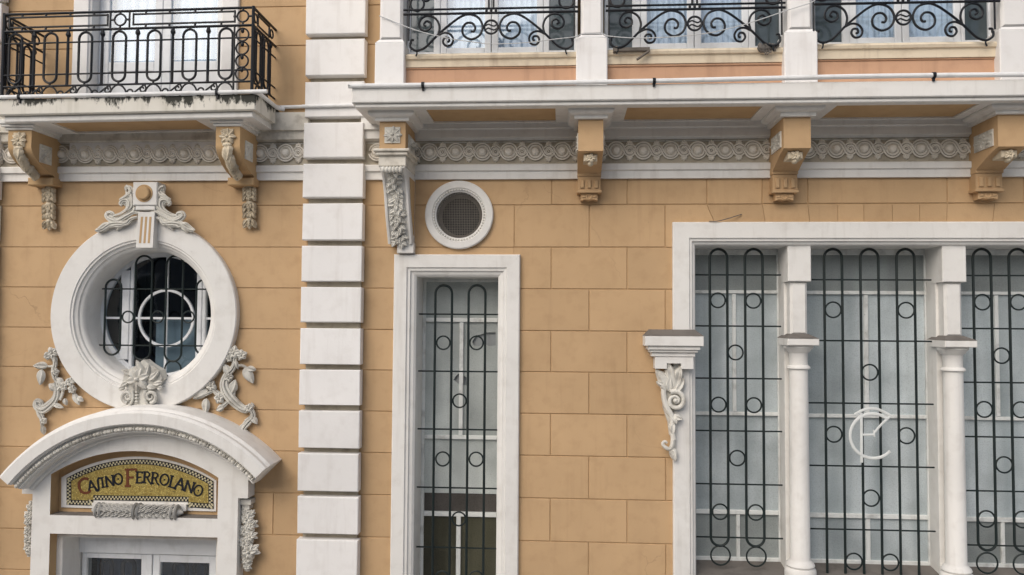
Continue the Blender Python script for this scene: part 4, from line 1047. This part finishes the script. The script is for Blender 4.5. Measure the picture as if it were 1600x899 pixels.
# ------------------------------------------------------------------ slabs
MOULD_Z = Z(200, 150, -.77)
M['mould'] = moulded()
def tilt(o): # the old balcony hangs slightly low at its left end
    R = Matrix.Translation((BXR, 0, 0)) @ Matrix.Shear('XY', 4, (0, 0)) @ Matrix.Translation((-BXR, 0, 0))
    for v in o.data.vertices: v.co.z += SAG * (v.co.x - BXR)
sx0, sx1 = X(-4, 170, -.77), BXR
z_t, z_m, z_b = Z(395, 146.5, -.77), Z(395, 172, -.77), Z(395, 183, -.73)
SL = build('balcony_slab', MB().box(sx0, sx1, -.77, .0, z_m, z_t, .012), 'mould', BLD); tilt(SL)
xb1, xb2 = X(31, 215, -.58), X(356, 215, -.58); pa_, pb_ = xb1 + .42, xb2 - .36
m = MB(); m.box(sx0 + .05, sx1 - .05, -.72, -.64, z_b, z_m - .001, .01); m.box(sx0 + .05, sx1 - .05, -.14, .0, z_b, z_m - .001); m.box(sx0 + .05, pa_, -.6399, -.1401, z_b, z_m - .001); m.box(pb_, sx1 - .05, -.6399, -.1401, z_b, z_m - .001)
o = build('slab_moulding', m, 'cream', SL); tilt(o)
o = build('soffit_panel', MB().box(pa_, pb_, -.6399, -.1401, z_b + .02, z_m - .0015), 'ochre2', SL); tilt(o)
# gallery slab
gx_0 = X(549.5, 162, -.92)
gt, gm, gb = Z(800, 134, -.92), Z(800, 158.3, -.92), Z(800, 166, -.88)
GS = build('gallery_slab', MB().box(gx_0, XR, -.92, .0, gm, gt, .01), 'stone', BLD); GS.data.materials[0] = M['cream']
bx = [X(p, 210, -.65) for p in (613.3, 923.2, 1245.7, 1582.5)]
m = MB(); m.box(gx_0 + .03, XR, -.885, -.76, gb, gm - .001, .008); m.box(gx_0 + .03, XR, -.17, .0, gb, gm - .001)
ed = [(gx_0 + .03, bx[0] + .40)] + [(b - .40, b + .40) for b in bx[1:]]
for a, b in ed: m.box(a, min(b, XR), -.7599, -.1701, gb, gm - .001)
build('slab_moulding', m, 'cream', GS)
for k in range(3):
    xa, xb = bx[k] + .40, bx[k + 1] - .40
    build('soffit_panel', MB().box(xa, xb, -.7599, -.1701, gb + .018, gm - .0015), 'ochre2', GS)
# ------------------------------------------------------------------ gallery: posts, parapets, windows
PYY = -.82
posts = []
ztop = ZC + 6.2
for (p0, p1, u0, u1, ys) in ((585.5, 631.5, 593.5, 629.5, 64), (900.2, 949.3, 908.3, 943, 57), (1226, 1278, 1231, 1269, 48), (1563, 1616, 1567, 1608, 44)):
    xa, xb = X(p0, 100, PYY), X(p1, 100, PYY); ua, ub = X(u0, 30, PYY + .03), X(u1, 30, PYY + .03); zsh = Z((p0 + p1) / 2, ys + 2, PYY)
    m = MB(); m.box(xa, xb, PYY, -.45, gt + .002, zsh, .01)
    uc = (xa + xb) / 2 + (.004); hu = (ub - ua) / 2
    m.box(uc - hu, uc + hu, PYY + .035, -.48, zsh + .04, ztop, .03)
    n = [(xa + .006, PYY + .006, zsh), (xb - .006, PYY + .006, zsh), (xb - .006, -.45, zsh), (xa + .006, -.45, zsh), (uc - hu, PYY + .035, zsh + .041), (uc + hu, PYY + .035, zsh + .041), (uc + hu, -.48, zsh + .041), (uc - hu, -.48, zsh + .041)]
    m.add(n, [(0, 1, 5, 4), (1, 2, 6, 5), (2, 3, 7, 6), (3, 0, 4, 7)])
    build('gallery_post', m, 'quoin', BLD); posts.append((xa, xb, zsh))
bays = []
for k, (s_top, s_bot, pn, dk1, cs, ctr, dk2) in enumerate((
        (83, 103, 107, (641.5, 678), (688.5, 849), 768, (858, 897)), (76, 98, 103, (951, 988), (1001, 1170), 1085, (1180, 1222)), (67, 90, 94, (1274, 1316), (1328, 1502), 1410, (1508, 1550)))):
    xa, xb = posts[k][1], posts[k + 1][0]; pxm = (700, 1085, 1410)[k] if k else 767
    zs1_, zs0_, zp = Z(pxm, s_top, -.74), Z(pxm, s_bot, -.74), Z(pxm, pn, -.72)
    xa -= .02; xb += .02
    PN = build('parapet_panel', MB().box(xa, xb, -.70, -.5, gt + .002, zp, .004), 'peach', BLD)
    build('parapet_moulding', MB().box(xa, xb, -.715, -.5, zp + .001, zs0_ - .001, .008), 'peach', PN)
    build('parapet_sill', MB().xprism([(-.5, zs0_), (-.725, zs0_), (-.73, zs1_ - .07), (-.755, zs1_ - .06), (-.765, zs1_ - .03), (-.75, zs1_ - .004), (-.5, zs1_ + .01)], xa, xb), 'sill', PN)
    YW = -.56
    xw = lambda p: X(p, 40, YW)
    zb = zs1_ + .011
    m = MB(); y0, y1 = YW, YW + .06
    xs = [xa, xw(dk1[0]), xw(dk1[1]), xw(cs[0]), xw(cs[1]), xw(dk2[0]), xw(dk2[1]), xb]
    m.box(xs[0], xs[1], y0, y1, zb, ztop, .006); m.box(xs[2], xs[3] - .003, y0, y1, zb, ztop, .006); m.box(xs[4] + .003, xs[5], y0, y1, zb, ztop, .006); m.box(xs[6], xs[7], y0, y1, zb, ztop, .006)
    for a, b in ((1, 2), (5, 6)): m.box(xs[a], xs[b], y0 + .002, y1, zb, zb + .07)
    GWN = build('gallery_window', m, 'joinery', BLD)
    for a, b in ((1, 2), (5, 6)): build('side_light', MB().box(xs[a] - .01, xs[b] + .01, y0 + .03, y0 + .036, zb + .05, ztop), 'shutter', GWN)
    xc_ = xw(ctr); zc0 = zb + .02
    for a, b in ((xs[3], xc_ - .004), (xc_ + .004, xs[4])):
        d = MB(); yc = YW + .005
        d.box(a, a + .075, yc, yc + .05, zc0, ztop, .008); d.box(b - .075, b, yc, yc + .05, zc0, ztop, .008); d.box(a + .076, b - .076, yc, yc + .05, zc0, zc0 + .1, .008)
        d.box(a + .076, b - .076, yc + .002, yc + .05, zc0 + 1.3, zc0 + 1.37, .008)
        build('casement', d, 'oldjoin' if False else 'joinery', GWN)
        build('glass_pane', MB().box(a + .06, b - .06, yc + .02, yc + .026, zc0 + .08, ztop), 'glass', GWN)
        cu = MB(); n = 40; vs = []
        for i in range(n + 1):
            x = a + .03 + (b - a - .06) * i / n; y = YW + .12 + .018 * math.sin(i * 1.35 + k) + .01 * math.sin(i * .55)
            vs += [(x, y, zc0), (x, y, ztop)]
        cu.add(vs, [(2 * i, 2 * i + 2, 2 * i + 3, 2 * i + 1) for i in range(n)], True)
        build('curtain', cu, 'curtain', GWN, sharp=180)
    box('weather_bar', 'oldjoin', GWN, xs[3] + .01, xs[4] - .01, YW - .03, YW + .004, zc0 - .01, zc0 + .03, c=.006)
    bays.append((xa, xb, zs1_))
build('gallery_side', MB().box(posts[0][0] + .06, posts[0][0] + .12, -.45, .0, gt + .002, ztop), 'quoin', BLD)
# ------------------------------------------------------------------ balcony door behind the left railing
YD = .16
bf = MB().frame(BDX0, BDX1, UPZ - .5, ZC + 6.3, [(0, .01), (0, -.03), (.012, -.042), (.2, -.042), (.21, -.02), (.23, -.01), (.23, YD + .1)])
BD = build('balcony_door', bf, 'quoin', BLD)
dxs = [X(p, 60, YD) for p in (165, 172, 243, 255, 268, 340, 349)]
bx0, bx1 = BDX0 + .23, BDX1 - .23
zb = UPZ + .02; zr = Z(250, 97, YD); zr2 = Z(250, 112, YD)
m = MB(); m.box(bx0, dxs[0] - .0, YD, YD + .07, zb, ztop, .006); m.box(dxs[6], bx1, YD, YD + .07, zb, ztop, .006)
build('door_frame', m, 'joinery', BD)
for a, g0, g1, b in ((dxs[0] + .003, dxs[1], dxs[2], dxs[3] - .003), (dxs[3] + .003, dxs[4], dxs[5], dxs[6] - .003)):
    m = MB(); yq = YD - .02
    m.box(a, g0, yq, yq + .05, zb, ztop, .008); m.box(g1, b, yq, yq + .05, zb, ztop, .008); m.box(g0 + .001, g1 - .001, yq + .003, yq + .05, zr2, zr, .008); m.box(g0 + .001, g1 - .001, yq + .015, yq + .045, zb, zr2 - .001); m.box(g0 + .001, g1 - .001, yq + .003, yq + .05, zb, zb + .12, .008)
    build('door_leaf', m, 'joinery', BD)
    build('glass_pane', MB().box(g0 - .01, g1 + .01, YD + .005, YD + .011, zr - .02, ztop), 'glass', BD)
    cu = MB(); n = 36; vs = []
    for i in range(n + 1):
        x = a + (b - a) * i / n; y = YD + .1 + .016 * math.sin(i * 1.1) + .01 * math.sin(i * .37 + a)
        vs += [(x, y, zr - .3), (x, y, ztop)]
    cu.add(vs, [(2 * i, 2 * i + 2, 2 * i + 3, 2 * i + 1) for i in range(n)], True); build('curtain', cu, 'curtain', BD, sharp=180)

# ================================================================== IRON GRILLES
def grille(name, label, Y, loops_, rings, rods, rb=.016, rr=.0098, ext=0.06, mat='irong', xlim=None):
    allx = [X(l[0], 600, Y) for l in loops_]
    G = thing(name, label, 'window grille', (sum(allx) / len(allx), Y, NZ0), 'iron window grilles')
    for (pa, pb, pt, pbm) in loops_:            # elongated loop: x left, x right, top y, bottom y (None: runs on below)
        ymid = 500
        xa, xb = X(pa, ymid, Y), X(pb, ymid, Y); R_ = (xb - xa) / 2; xc = (xa + xb) / 2
        zt = Z((pa + pb) / 2, pt, Y) - R_
        top = [(xc + R_ * math.cos(q * math.pi / 14), Y, zt + R_ * math.sin(q * math.pi / 14)) for q in range(15)]
        if pbm is None: pts = [(xb, Y, NZ0 + .1)] + top + [(xa, Y, NZ0 + .1)]; build('loop_bar', MB().tube(pts, rb, 8), mat, G)
        else:
            zb = Z((pa + pb) / 2, pbm, Y) + R_
            bot = [(xc - R_ * math.cos(q * math.pi / 14), Y, zb - R_ * math.sin(q * math.pi / 14)) for q in range(15)]
            build('loop_bar', MB().tube(top + bot, rb, 8, True), mat, G)
    for (px, py, pr) in rings:
        c = P(px, py, Y); build('ring', MB().ring((c.x, Y, c.z), pr / (F / (D + Y)), .0105, 28, 7), mat, G)
    for (xa, xb, pxm, py) in rods:
        z = Z(pxm, py, Y); build('rod', MB().tube([(xa, Y + .022, z), (xb, Y + .022, z)], rr, 6), mat, G)
    return G
YN = .18
grille('window_grille', 'dark iron grille with two arched loops in the narrow tall window', YN, [(680, 706, 446, None), (732, 758.2, 446, None)],
       [(692.7, 535.8, 10.5), (744.5, 536, 10.5), (718, 626.5, 10.5), (691.8, 717.3, 10.8), (744, 717.8, 10.8), (717, 811, 10.5), (691, 904, 11), (744, 904, 11)],
       [(nx0 - .01, nx1 + .01, 718, p) for p in (491.3, 580.8, 671.6, 763.2, 857)], .0155)
YGG = .20
lim1 = (gx0 - .01, pc1 - .165)
grille('window_grille', 'iron grille of two closed loops in the window light beside the leafy jamb bracket', YGG, [(1109.3, 1136.6, 389.5, 853), (1164.5, 1192, 389.5, 854)],
       [(1121.7, 469.5, 11.2), (1177, 470.3, 11.2), (1149.3, 551, 11.2), (1122.8, 632.5, 11.2), (1178, 633.3, 11.2), (1152, 716, 11.5), (1125.3, 799.8, 11.5), (1181, 801, 11.5), (1125.8, 868, 14.5), (1181.7, 870, 14.5)],
       [(lim1[0], lim1[1], 1150, p) for p in (429.6, 509.8, 591.8, 674, 757.5, 841)])
GM = grille('window_grille', 'iron grille with three tall loops and white CF monogram between the two columns', YGG, [(1288.5, 1316.5, 389.5, None), (1345.3, 1373.5, 389.5, None), (1402, 1430, 389.5, None)],
       [(1301.8, 484.3, 11.8), (1415.8, 485, 11.8), (1359, 582, 11.8), (1303, 678.8, 11.8), (1416.5, 681, 11.8), (1361, 778.6, 12), (1334.3, 877.5, 12), (1391, 879, 12)],
       [(pc1 + .12, pc2 - .175, 1360, p) for p in (437.3, 533, 631, 729.5, 829)])
grille('window_grille', 'iron grille of loops right of the second column, cut by the picture edge', YGG, [(1521.8, 1549.8, 389.5, 872 - 12), (1578, 1606, 389.5, 862)],
       [(1535, 472.5, 11.5), (1591.5, 472.5, 11.5), (1565, 556, 11.5), (1538, 640, 11.7), (1595, 640.5, 11.7), (1569, 726.5, 11.8), (1541.5, 811, 12), (1598, 812, 12), (1542.5, 880, 15), (1600, 882, 15)],
       [(pc2 + .12, gx1 + .01, 1560, p) for p in (430.6, 513.8, 598.2, 683.5, 768.3, 853.5)])
# monogram
my = YGG - .03
def flatbar(pts, w, name, hw_=.008):
    q = [P(x, y, my) for x, y in pts]; q = smooth(q, 5) if len(pts) > 2 else q
    build(name, MB().tube(q, w, 8, flat=.5), 'whiteiron', GM)
cc = P(1364, 681.5, my)
Rc = 33.5 / (F / (D + my))
build('monogram_c', MB().ring((cc.x, my, cc.z), Rc, .0185, 40, 8, .5, math.radians(52), math.radians(318)), 'whiteiron', GM)
flatbar([(1346, 645), (1346.3, 690), (1346.5, 723)], .0165, 'monogram_f')
flatbar([(1335.5, 648), (1350, 640.5), (1368, 639), (1383, 645), (1392, 650)], .0165, 'monogram_f')
flatbar([(1392, 650), (1384, 657), (1374, 667), (1367, 676)], .014, 'monogram_f')
flatbar([(1347, 679.5), (1366, 679.5)], .013, 'monogram_f'); flatbar([(1365, 672), (1366.5, 683)], .01, 'monogram_f')
# round window grille
YO = .16
def oxr(zpx): pass
G = grille('window_grille', 'iron grille of short loops inside the round window', YO, [(163.8, 188.5, 437, 554.5), (210, 236, 400, 562.5), (258.5, 284.5, 400, 565), (306, 331, 437, 554)],
       [(200, 495.5, 9.2), (246.5, 495.5, 9.2), (294.5, 495.5, 9.2), (270, 577.5, 13.5)],
       [(OC[0] - .69, OC[0] + .69, 246, 451.8), (OC[0] - .72, OC[0] + .72, 246, 540.3)], .0135)

# ================================================================== LEFT BALCONY RAILING
YR = -.72
RA = thing('balcony_railing', 'ornate black iron railing of the small balcony above the round window', 'railing', (X(200, 150, YR), YR, z_t))
def rz(y_at_right): return Z(395, y_at_right, YR)
zTop, zIn1, zIn0, zMid, zH1, zH0, zBot, zFloor = rz(12), rz(17.2), rz(33.2), rz(39.5), rz(58.7), rz(109), rz(127.3), z_t + .002
def rbuild(name, mb, parent=RA):
    o = build(name, mb, 'iron', parent); return o
xL_, xR_ = X(5, 90, YR), X(394.5, 90, YR)
def side_map(which):
    if which == 'front': return lambda s, z: (s, YR, z)
    if which == 'right': return lambda s, z: (xR_, YR + s, z)
    return lambda s, z: (xL_, YR + s, z)
def sagz(p): return (p[0], p[1], p[2] + SAG * (p[0] - xR_))
def rail(fn, s0, s1, z, r=.012, name='rail'):
    rbuild(name, MB().tube([sagz(fn(s0, z)), sagz(fn(s1, z))], r, 8))
def oval(fn, s, w, z0, z1, r=.0145):
    R_ = w / 2; pts = [(s + R_ * math.cos(q * math.pi / 10), z1 - R_ + R_ * math.sin(q * math.pi / 10)) for q in range(11)] + [(s - R_ * math.cos(q * math.pi / 10), z0 + R_ - R_ * math.sin(q * math.pi / 10)) for q in range(11)]
    m = MB().tube([sagz(fn(a, b)) for a, b in pts], r, 7, True)
    m.tube([sagz(fn(s, z1)), sagz(fn(s, zMid))], .014, 6); m.tube([sagz(fn(s, z0)), sagz(fn(s, zBot))], .014, 6)
    rbuild('oval', m)
def baluster(fn, s):
    p = [sagz(fn(s, z)) for z in (zBot, zBot + .03, zH0, zH1, zMid - .09, zMid - .06, zMid - .035, zMid)]
    rbuild('baluster', MB().tube(p, [.022, .016, .018, .016, .014, .03, .024, .01], 8))
def rbox(fn, s0, s1, z0, z1, r=.0125):
    rbuild('panel_frame', MB().tube([sagz(fn(s0, z0)), sagz(fn(s1, z0))], r, 6).tube([sagz(fn(s0, z1)), sagz(fn(s1, z1))], r, 6).tube([sagz(fn(s0, z0 - r)), sagz(fn(s0, z1 + r))], r, 6).tube([sagz(fn(s1, z0 - r)), sagz(fn(s1, z1 + r))], r, 6))
def circle(fn, s, z, R_, r=.011, name='ring'):
    rbuild(name, MB().tube([sagz(fn(s + R_ * math.cos(q * math.pi / 12), z + R_ * math.sin(q * math.pi / 12))) for q in range(24)], r, 7, True))
def tie(fn, s, za, zb): return MB().tube([sagz(fn(s, za)), sagz(fn(s, zb))], .016, 6)
def scrolls(fn, s, w):
    m = MB()
    zm = (zBot + zFloor) / 2; hh = (zBot - zFloor) / 2
    pts = spiral((0, 0, 0), .012, hh * .62, 0, 1.2, 16)
    a = [(s + w * .24 + p[0], zm + hh * .25 + p[2]) for p in pts]; b = [(s - w * .24 - p[0], zm - hh * .25 - p[2]) for p in reversed(pts)]
    q = smooth([Vector(sagz(fn(*c))) for c in a + b], 2); m.tube(q, .011, 6)
    return m
sf = side_map('front')
ovx = [X(p, 90, YR) for p in (24, 79, 133, 186, 240.5, 296, 352.5)]
W_ = .157
for s0, s1, fn in ((xL_, xR_, sf), (0, -YR - .0, side_map('right')), (0, -YR, side_map('left'))):
    for z in (zTop, zMid): rail(fn, s0, s1, z, .016, 'rail')
    rail(fn, s0, s1, zBot, .0125)
    for z in (zH1, zH0): rail(fn, s0, s1, z, .0105, 'cross_rod')
for s in ovx:
    oval(sf, s, W_, rz(122.5) + .0, rz(43.5))
    m = MB().tube([sagz(sf(s + .105 * math.cos(q * math.pi / 10), zFloor + (zBot - zFloor) * math.sin(q * math.pi / 10) * .97)) for q in range(11)], .011, 6); rbuild('arch', m)
for p in (53, 105.8, 159.5, 214.5, 269.5, 325):
    s = X(p, 90, YR); baluster(sf, s); rbuild('s_scroll', scrolls(sf, s, .30))
zi = (zIn0 + zIn1) / 2
rbox(sf, X(15.5, 30, YR), X(168.5, 30, YR), zIn0, zIn1); rbox(sf, X(208.5, 30, YR), X(367, 30, YR), zIn0, zIn1)
for p in (172.5, 202.5): s = X(p, 30, YR); rbuild('post', MB().tube([sagz(sf(s, zMid)), sagz(sf(s, zTop))], .0125, 6))
xc1 = X(188, 30, YR); circle(sf, xc1, zi, .068)
xe = X(379.5, 30, YR); circle(sf, xe, zi, .066)
m = MB()
for p in (35, 72, 110, 147, 228, 265, 305, 346):
    s = X(p, 30, YR); m.tube([sagz(sf(s, zIn1)), sagz(sf(s, zTop))], .014, 6); m.tube([sagz(sf(s, zIn0)), sagz(sf(s, zMid))], .014, 6)
for s in (xc1, xe): m.tube([sagz(sf(s, zi + .068)), sagz(sf(s, zTop))], .013, 6); m.tube([sagz(sf(s, zi - .068)), sagz(sf(s, zMid))], .013, 6); m.tube([sagz(sf(s - .11, zi)), sagz(sf(s - .068, zi))], .013, 6); m.tube([sagz(sf(s + .068, zi)), sagz(sf(s + .11, zi))], .013, 6)
rbuild('collars', m)
for s in (xR_, xL_): rbuild('corner_post', MB().tube([sagz((s, YR, zFloor - .01)), sagz((s, YR, zTop + .015))], .02, 8))
for px in (365.5,): s = X(px, 90, YR); rbuild('post', MB().tube([sagz(sf(s, zFloor)), sagz(sf(s, zMid))], .0125, 6))
for py in (54, 75, 95, 115):
    z = rz(py); circle(sf, xe, z, .073, .0105, 'c_ring'); rbuild('curl', MB().ell(sagz(sf(xe, z + .045)), .022, .016, .03))
for which, sx in (('right', 1), ('left', -1)):
    fn = side_map(which)
    for s in (.17, .42): oval(fn, s, .14, rz(122.5), rz(43.5)); rbuild('arch', MB().tube([sagz(fn(s + .085 * math.cos(q * math.pi / 10), zFloor + (zBot - zFloor) * math.sin(q * math.pi / 10) * .97)) for q in range(11)], .011, 6))
    for s in (.045, .295, .545): baluster(fn, s); 
    for s in (.295,): rbuild('s_scroll', scrolls(fn, s, .26))
    rbox(fn, .14, .5, zIn0, zIn1); circle(fn, .075, zi, .05); circle(fn, .58, zi, .05)

# ================================================================== GALLERY RAILINGS
YQ = -.80
def gallery_railing(k, label):
    xa, xb, zs = bays[k]; pxc = (767.3, 1085.5, 1411.7)[k]; pyc = (42.5, 37, 27.7)[k]
    c = P(pxc, pyc, YQ); sc_ = (D + YQ) / F / 3.995 * (1, 1.01, 1.025)[k]
    G = thing('gallery_railing', label, 'railing', (c.x, YQ, zs), 'scrollwork railings of the gallery')
    cv = lambda x, y: Vector((c.x + (x - 1467) * sc_, YQ, c.z - (y - 170) * sc_))
    r_ = .0128
    def put(name, pts, ra, rb=None, n=5, mirror=True):
        for sx in ((1, -1) if mirror else (1,)):
            q = [cv(1467 + (x - 1467) * sx, y) for x, y in pts]; q = smooth(q, n); build(name, MB().tube(q, ra if rb is None else taper(len(q), ra, rb), 7), 'iron', G)
    put('main_scroll', [(985, 262), (1000, 270), (995, 285), (972, 286), (952, 268), (955, 248), (972, 246)][::-1][:3] + [(948, 265), (952, 295), (990, 316), (1040, 300), (1085, 258), (1130, 212), (1200, 152), (1270, 102), (1325, 86), (1385, 108), (1413, 165), (1393, 222), (1340, 247), (1293, 222), (1284, 180), (1305, 146), (1342, 142), (1365, 168), (1358, 195), (1338, 196)], r_ * 1.05)
    put('upper_scroll', [(1128, 214), (1136, 165), (1118, 118), (1075, 92), (1030, 100), (1006, 135), (1012, 172), (1045, 188), (1078, 170), (1078, 138), (1052, 126), (1036, 146), (1050, 160)], r_)
    put('lower_curl', [(1120, 222), (1165, 202), (1205, 212), (1225, 245), (1213, 280), (1180, 287), (1160, 262), (1170, 236), (1195, 236), (1200, 256), (1187, 262)], r_)
    put('corner_ring', [(990 + 45 * math.cos(a * math.pi / 8), 12 + 45 * math.sin(a * math.pi / 8)) for a in range(17)], r_)
    put('corner_ring', [(1050 + 26 * math.cos(a * math.pi / 8), -45 + 40 * math.sin(a * math.pi / 8)) for a in range(17)], r_)
    build('center_ring', MB().ring(cv(1467, 170), 43 * sc_, .0125, 28, 7), 'iron', G)
    for y in (158, 183): put('wave_bar', [(1430, y + 4), (1448, y - 6), (1467, y), (1486, y + 6), (1504, y - 4)], .009, None, 5, False)
    for y, rr in ((50, .013), (79, .015)):
        a, b = cv(0, y), cv(0, y); build('rail', MB().tube([(xa, YQ, a.z), (xb, YQ, a.z)], rr, 8), 'iron', G)
    zt_ = cv(0, -150).z; build('rail', MB().tube([(xa, YQ, zt_), (xb, YQ, zt_)], .02, 8), 'iron', G)
    for x in (1437, 1467, 1497): build('collar', MB().ell(cv(x, 64), .016, .016, .03), 'iron', G)
    for x in (1452, 1482): put('center_bar', [(x, 50), (x, -50), (x, -150)], .012, None, 2, False)
    for x in (938,): put('end_bar', [(x, 250), (x, 50), (x, -150)], .011, None, 2)
    for x in (990,): put('foot_stay', [(x, 314), (x + 3, 332), (x - 4, 352)], .009, None, 3)
    return G
gallery_railing(0, 'black iron scrollwork railing in the gallery bay next to the quoins')
gallery_railing(1, 'black iron scrollwork railing in the middle gallery bay, above the broken wooden strip')
gallery_railing(2, 'black iron scrollwork railing in the rightmost gallery bay')

# ================================================================== PIPES, CABLE, DEBRIS
PI = thing('conduit_pipe', 'white conduit round the small balcony edge, running on across the quoins', 'pipe', (BXR, -.74, z_t))
zp = Z(395, 143.5, -.785)
pts = [(sx0 - .2, -.785, zp + SAG * (sx0 - BXR)), (sx1 - .10, -.785, zp), (sx1 - .03, -.775, zp), (sx1 + .012, -.73, zp - .002), (sx1 + .02, -.6, zp - .004), (sx1 + .02, -.2, zp - .01), (sx1 + .028, -.12, zp - .012), (sx1 + .08, -.06, zp - .012)]
zq = Z(500, 165.5, -.175)
pts2 = [(sx1 + .08, -.06, zp - .012), (QX0 - .25, -.10, (zp + zq) / 2), (QX0 - .08, -.165, zq), (QX0, -.178, zq), (QX1 + .0, -.178, zq + .005), (gx_0 + .12, -.178, zq + .005)]
def spl(p): return smooth(p, 4)
build('pipe_run', MB().tube(spl(pts), .024, 10), 'pipe', PI)
pa = P(432, 167.5, -.04); pb = P(478, 166.3, -.04)
build('pipe_run', MB().tube([(sx1 + .02, -.03, pa.z - .0), (QX0 - .03, -.03, pb.z)], .022, 10), 'pipe', PI)
build('pipe_run', MB().tube(smooth([(sx1 + .02, -.2, zp - .01), (sx1 + .02, -.08, (zp + pa.z) / 2), (sx1 + .02, -.03, pa.z)], 5), .022, 10), 'pipe', PI)
build('pipe_run', MB().tube([(QX0 - .02, -.174, Z(480, 166.3, -.174)), (gx_0 + .2, -.174, Z(549, 164.2, -.174))], .022, 10), 'pipe', PI)
for px in (35, 342):
    x = X(px, 148, -.74); z = zp + SAG * (x - BXR); build('clamp', MB().tube([(x - .014, -.785, z), (x + .014, -.785, z)], .034, 10).box(x - .01, x + .01, -.79, -.73, z - .07, z), 'iron', PI)
PI2 = thing('conduit_pipe', 'long white conduit lying along the front edge of the gallery slab', 'pipe', (0, -.93, gt))
zc_ = lambda px, py: Z(px, py, -.935)
pp = [(549.5, 135), (553, 134.5), (660, 133.2), (800, 130.8), (1022, 126.8), (1200, 122.7), (1320, 120), (1460, 118), (1640, 116.5)]
q = [Vector((X(a, b, -.935), -.935, zc_(a, b))) for a, b in pp]
build('pipe_run', MB().tube(smooth(q, 4), .027, 10), 'pipe', PI2)
for px, py in ((661, 133.1), (1022, 126.8), (1459, 118)):
    c = P(px, py, -.935); build('clamp', MB().tube([(c.x - .016, -.935, c.z), (c.x + .016, -.935, c.z)], .036, 10).box(c.x - .012, c.x + .012, -.94, -.915, c.z - .06, c.z), 'iron', PI2)
wp = [(592.5, 25, -.81), (611, 32, -.80), (630, 40, -.845), (655, 49, -.88), (700, 60, -.89), (740, 66, -.89), (770, 68.7, -.89), (820, 67, -.88), (870, 61, -.87), (900, 57.5, -.85), (908, 53.5, -.835), (925, 52.8, -.832), (943, 53.5, -.835), (950, 56.5, -.85), (990, 59.5, -.88), (1040, 58.5, -.89), (1100, 53, -.89), (1150, 42, -.89), (1190, 30, -.88), (1228, 17, -.85), (1250, 10, -.83), (1270, 3, -.835), (1285, -12, -.85), (1330, -50, -.85)]
wr = MB().tube(smooth([P(*p) for p in wp], 5), .0052, 6)
wo = build('loose_cable', wr, 'wire'); wo['label'] = 'thin pale cable draped loosely across the front of the gallery railings'; wo['category'] = 'cable'
zs = bays[1][2]
m = MB(); a, b = P(958, 78.5, -.775), P(1015, 77.8, -.775); m.box(a.x, b.x, -.80, -.766, a.z - .022, a.z + .022, .006); m.box(a.x, a.x + .05, -.81, -.76, a.z - .03, a.z + .035, .006)
c, d = P(1014, 80, -.79), P(995, 93.5, -.79); m.tube([c, d], .014, 5)
wo = build('broken_strip', m, 'wood'); wo['label'] = 'broken grey wooden strip hanging off the cream sill of the middle gallery bay'; wo['category'] = 'debris'
m = MB(); rnd = random.Random(9)
for k in range(26):
    c = P(rnd.uniform(1187, 1214), rnd.uniform(70, 79), -.77); s_ = rnd.uniform(.012, .034); m.ell((c.x, -.77 + rnd.uniform(-.02, .02), c.z), s_ * 1.5, s_, s_, 6, 4, rnd.uniform(0, 3))
for k in range(8):
    c = P(rnd.uniform(1190, 1210), rnd.uniform(74, 82), -.78); m.tube([c, c + Vector((rnd.uniform(-.08, .08), -.01, rnd.uniform(-.06, .03)))], .006, 4)
wo = build('dirt_clump', m, 'ledge'); wo['label'] = 'dark clump of dirt and twigs on the sill beside the third gallery post'; wo['category'] = 'debris'
m = MB(); sp = smooth([P(1108, 346, -.075), P(1120, 346, -.085), P(1140, 341, -.06), P(1159, 335, -.015)], 5); m.tube(sp, .006, 5)
wo = build('loose_cable', m, 'wood'); wo['label'] = 'short dark wire end sticking up from the top of the wide window frame'; wo['category'] = 'cable'
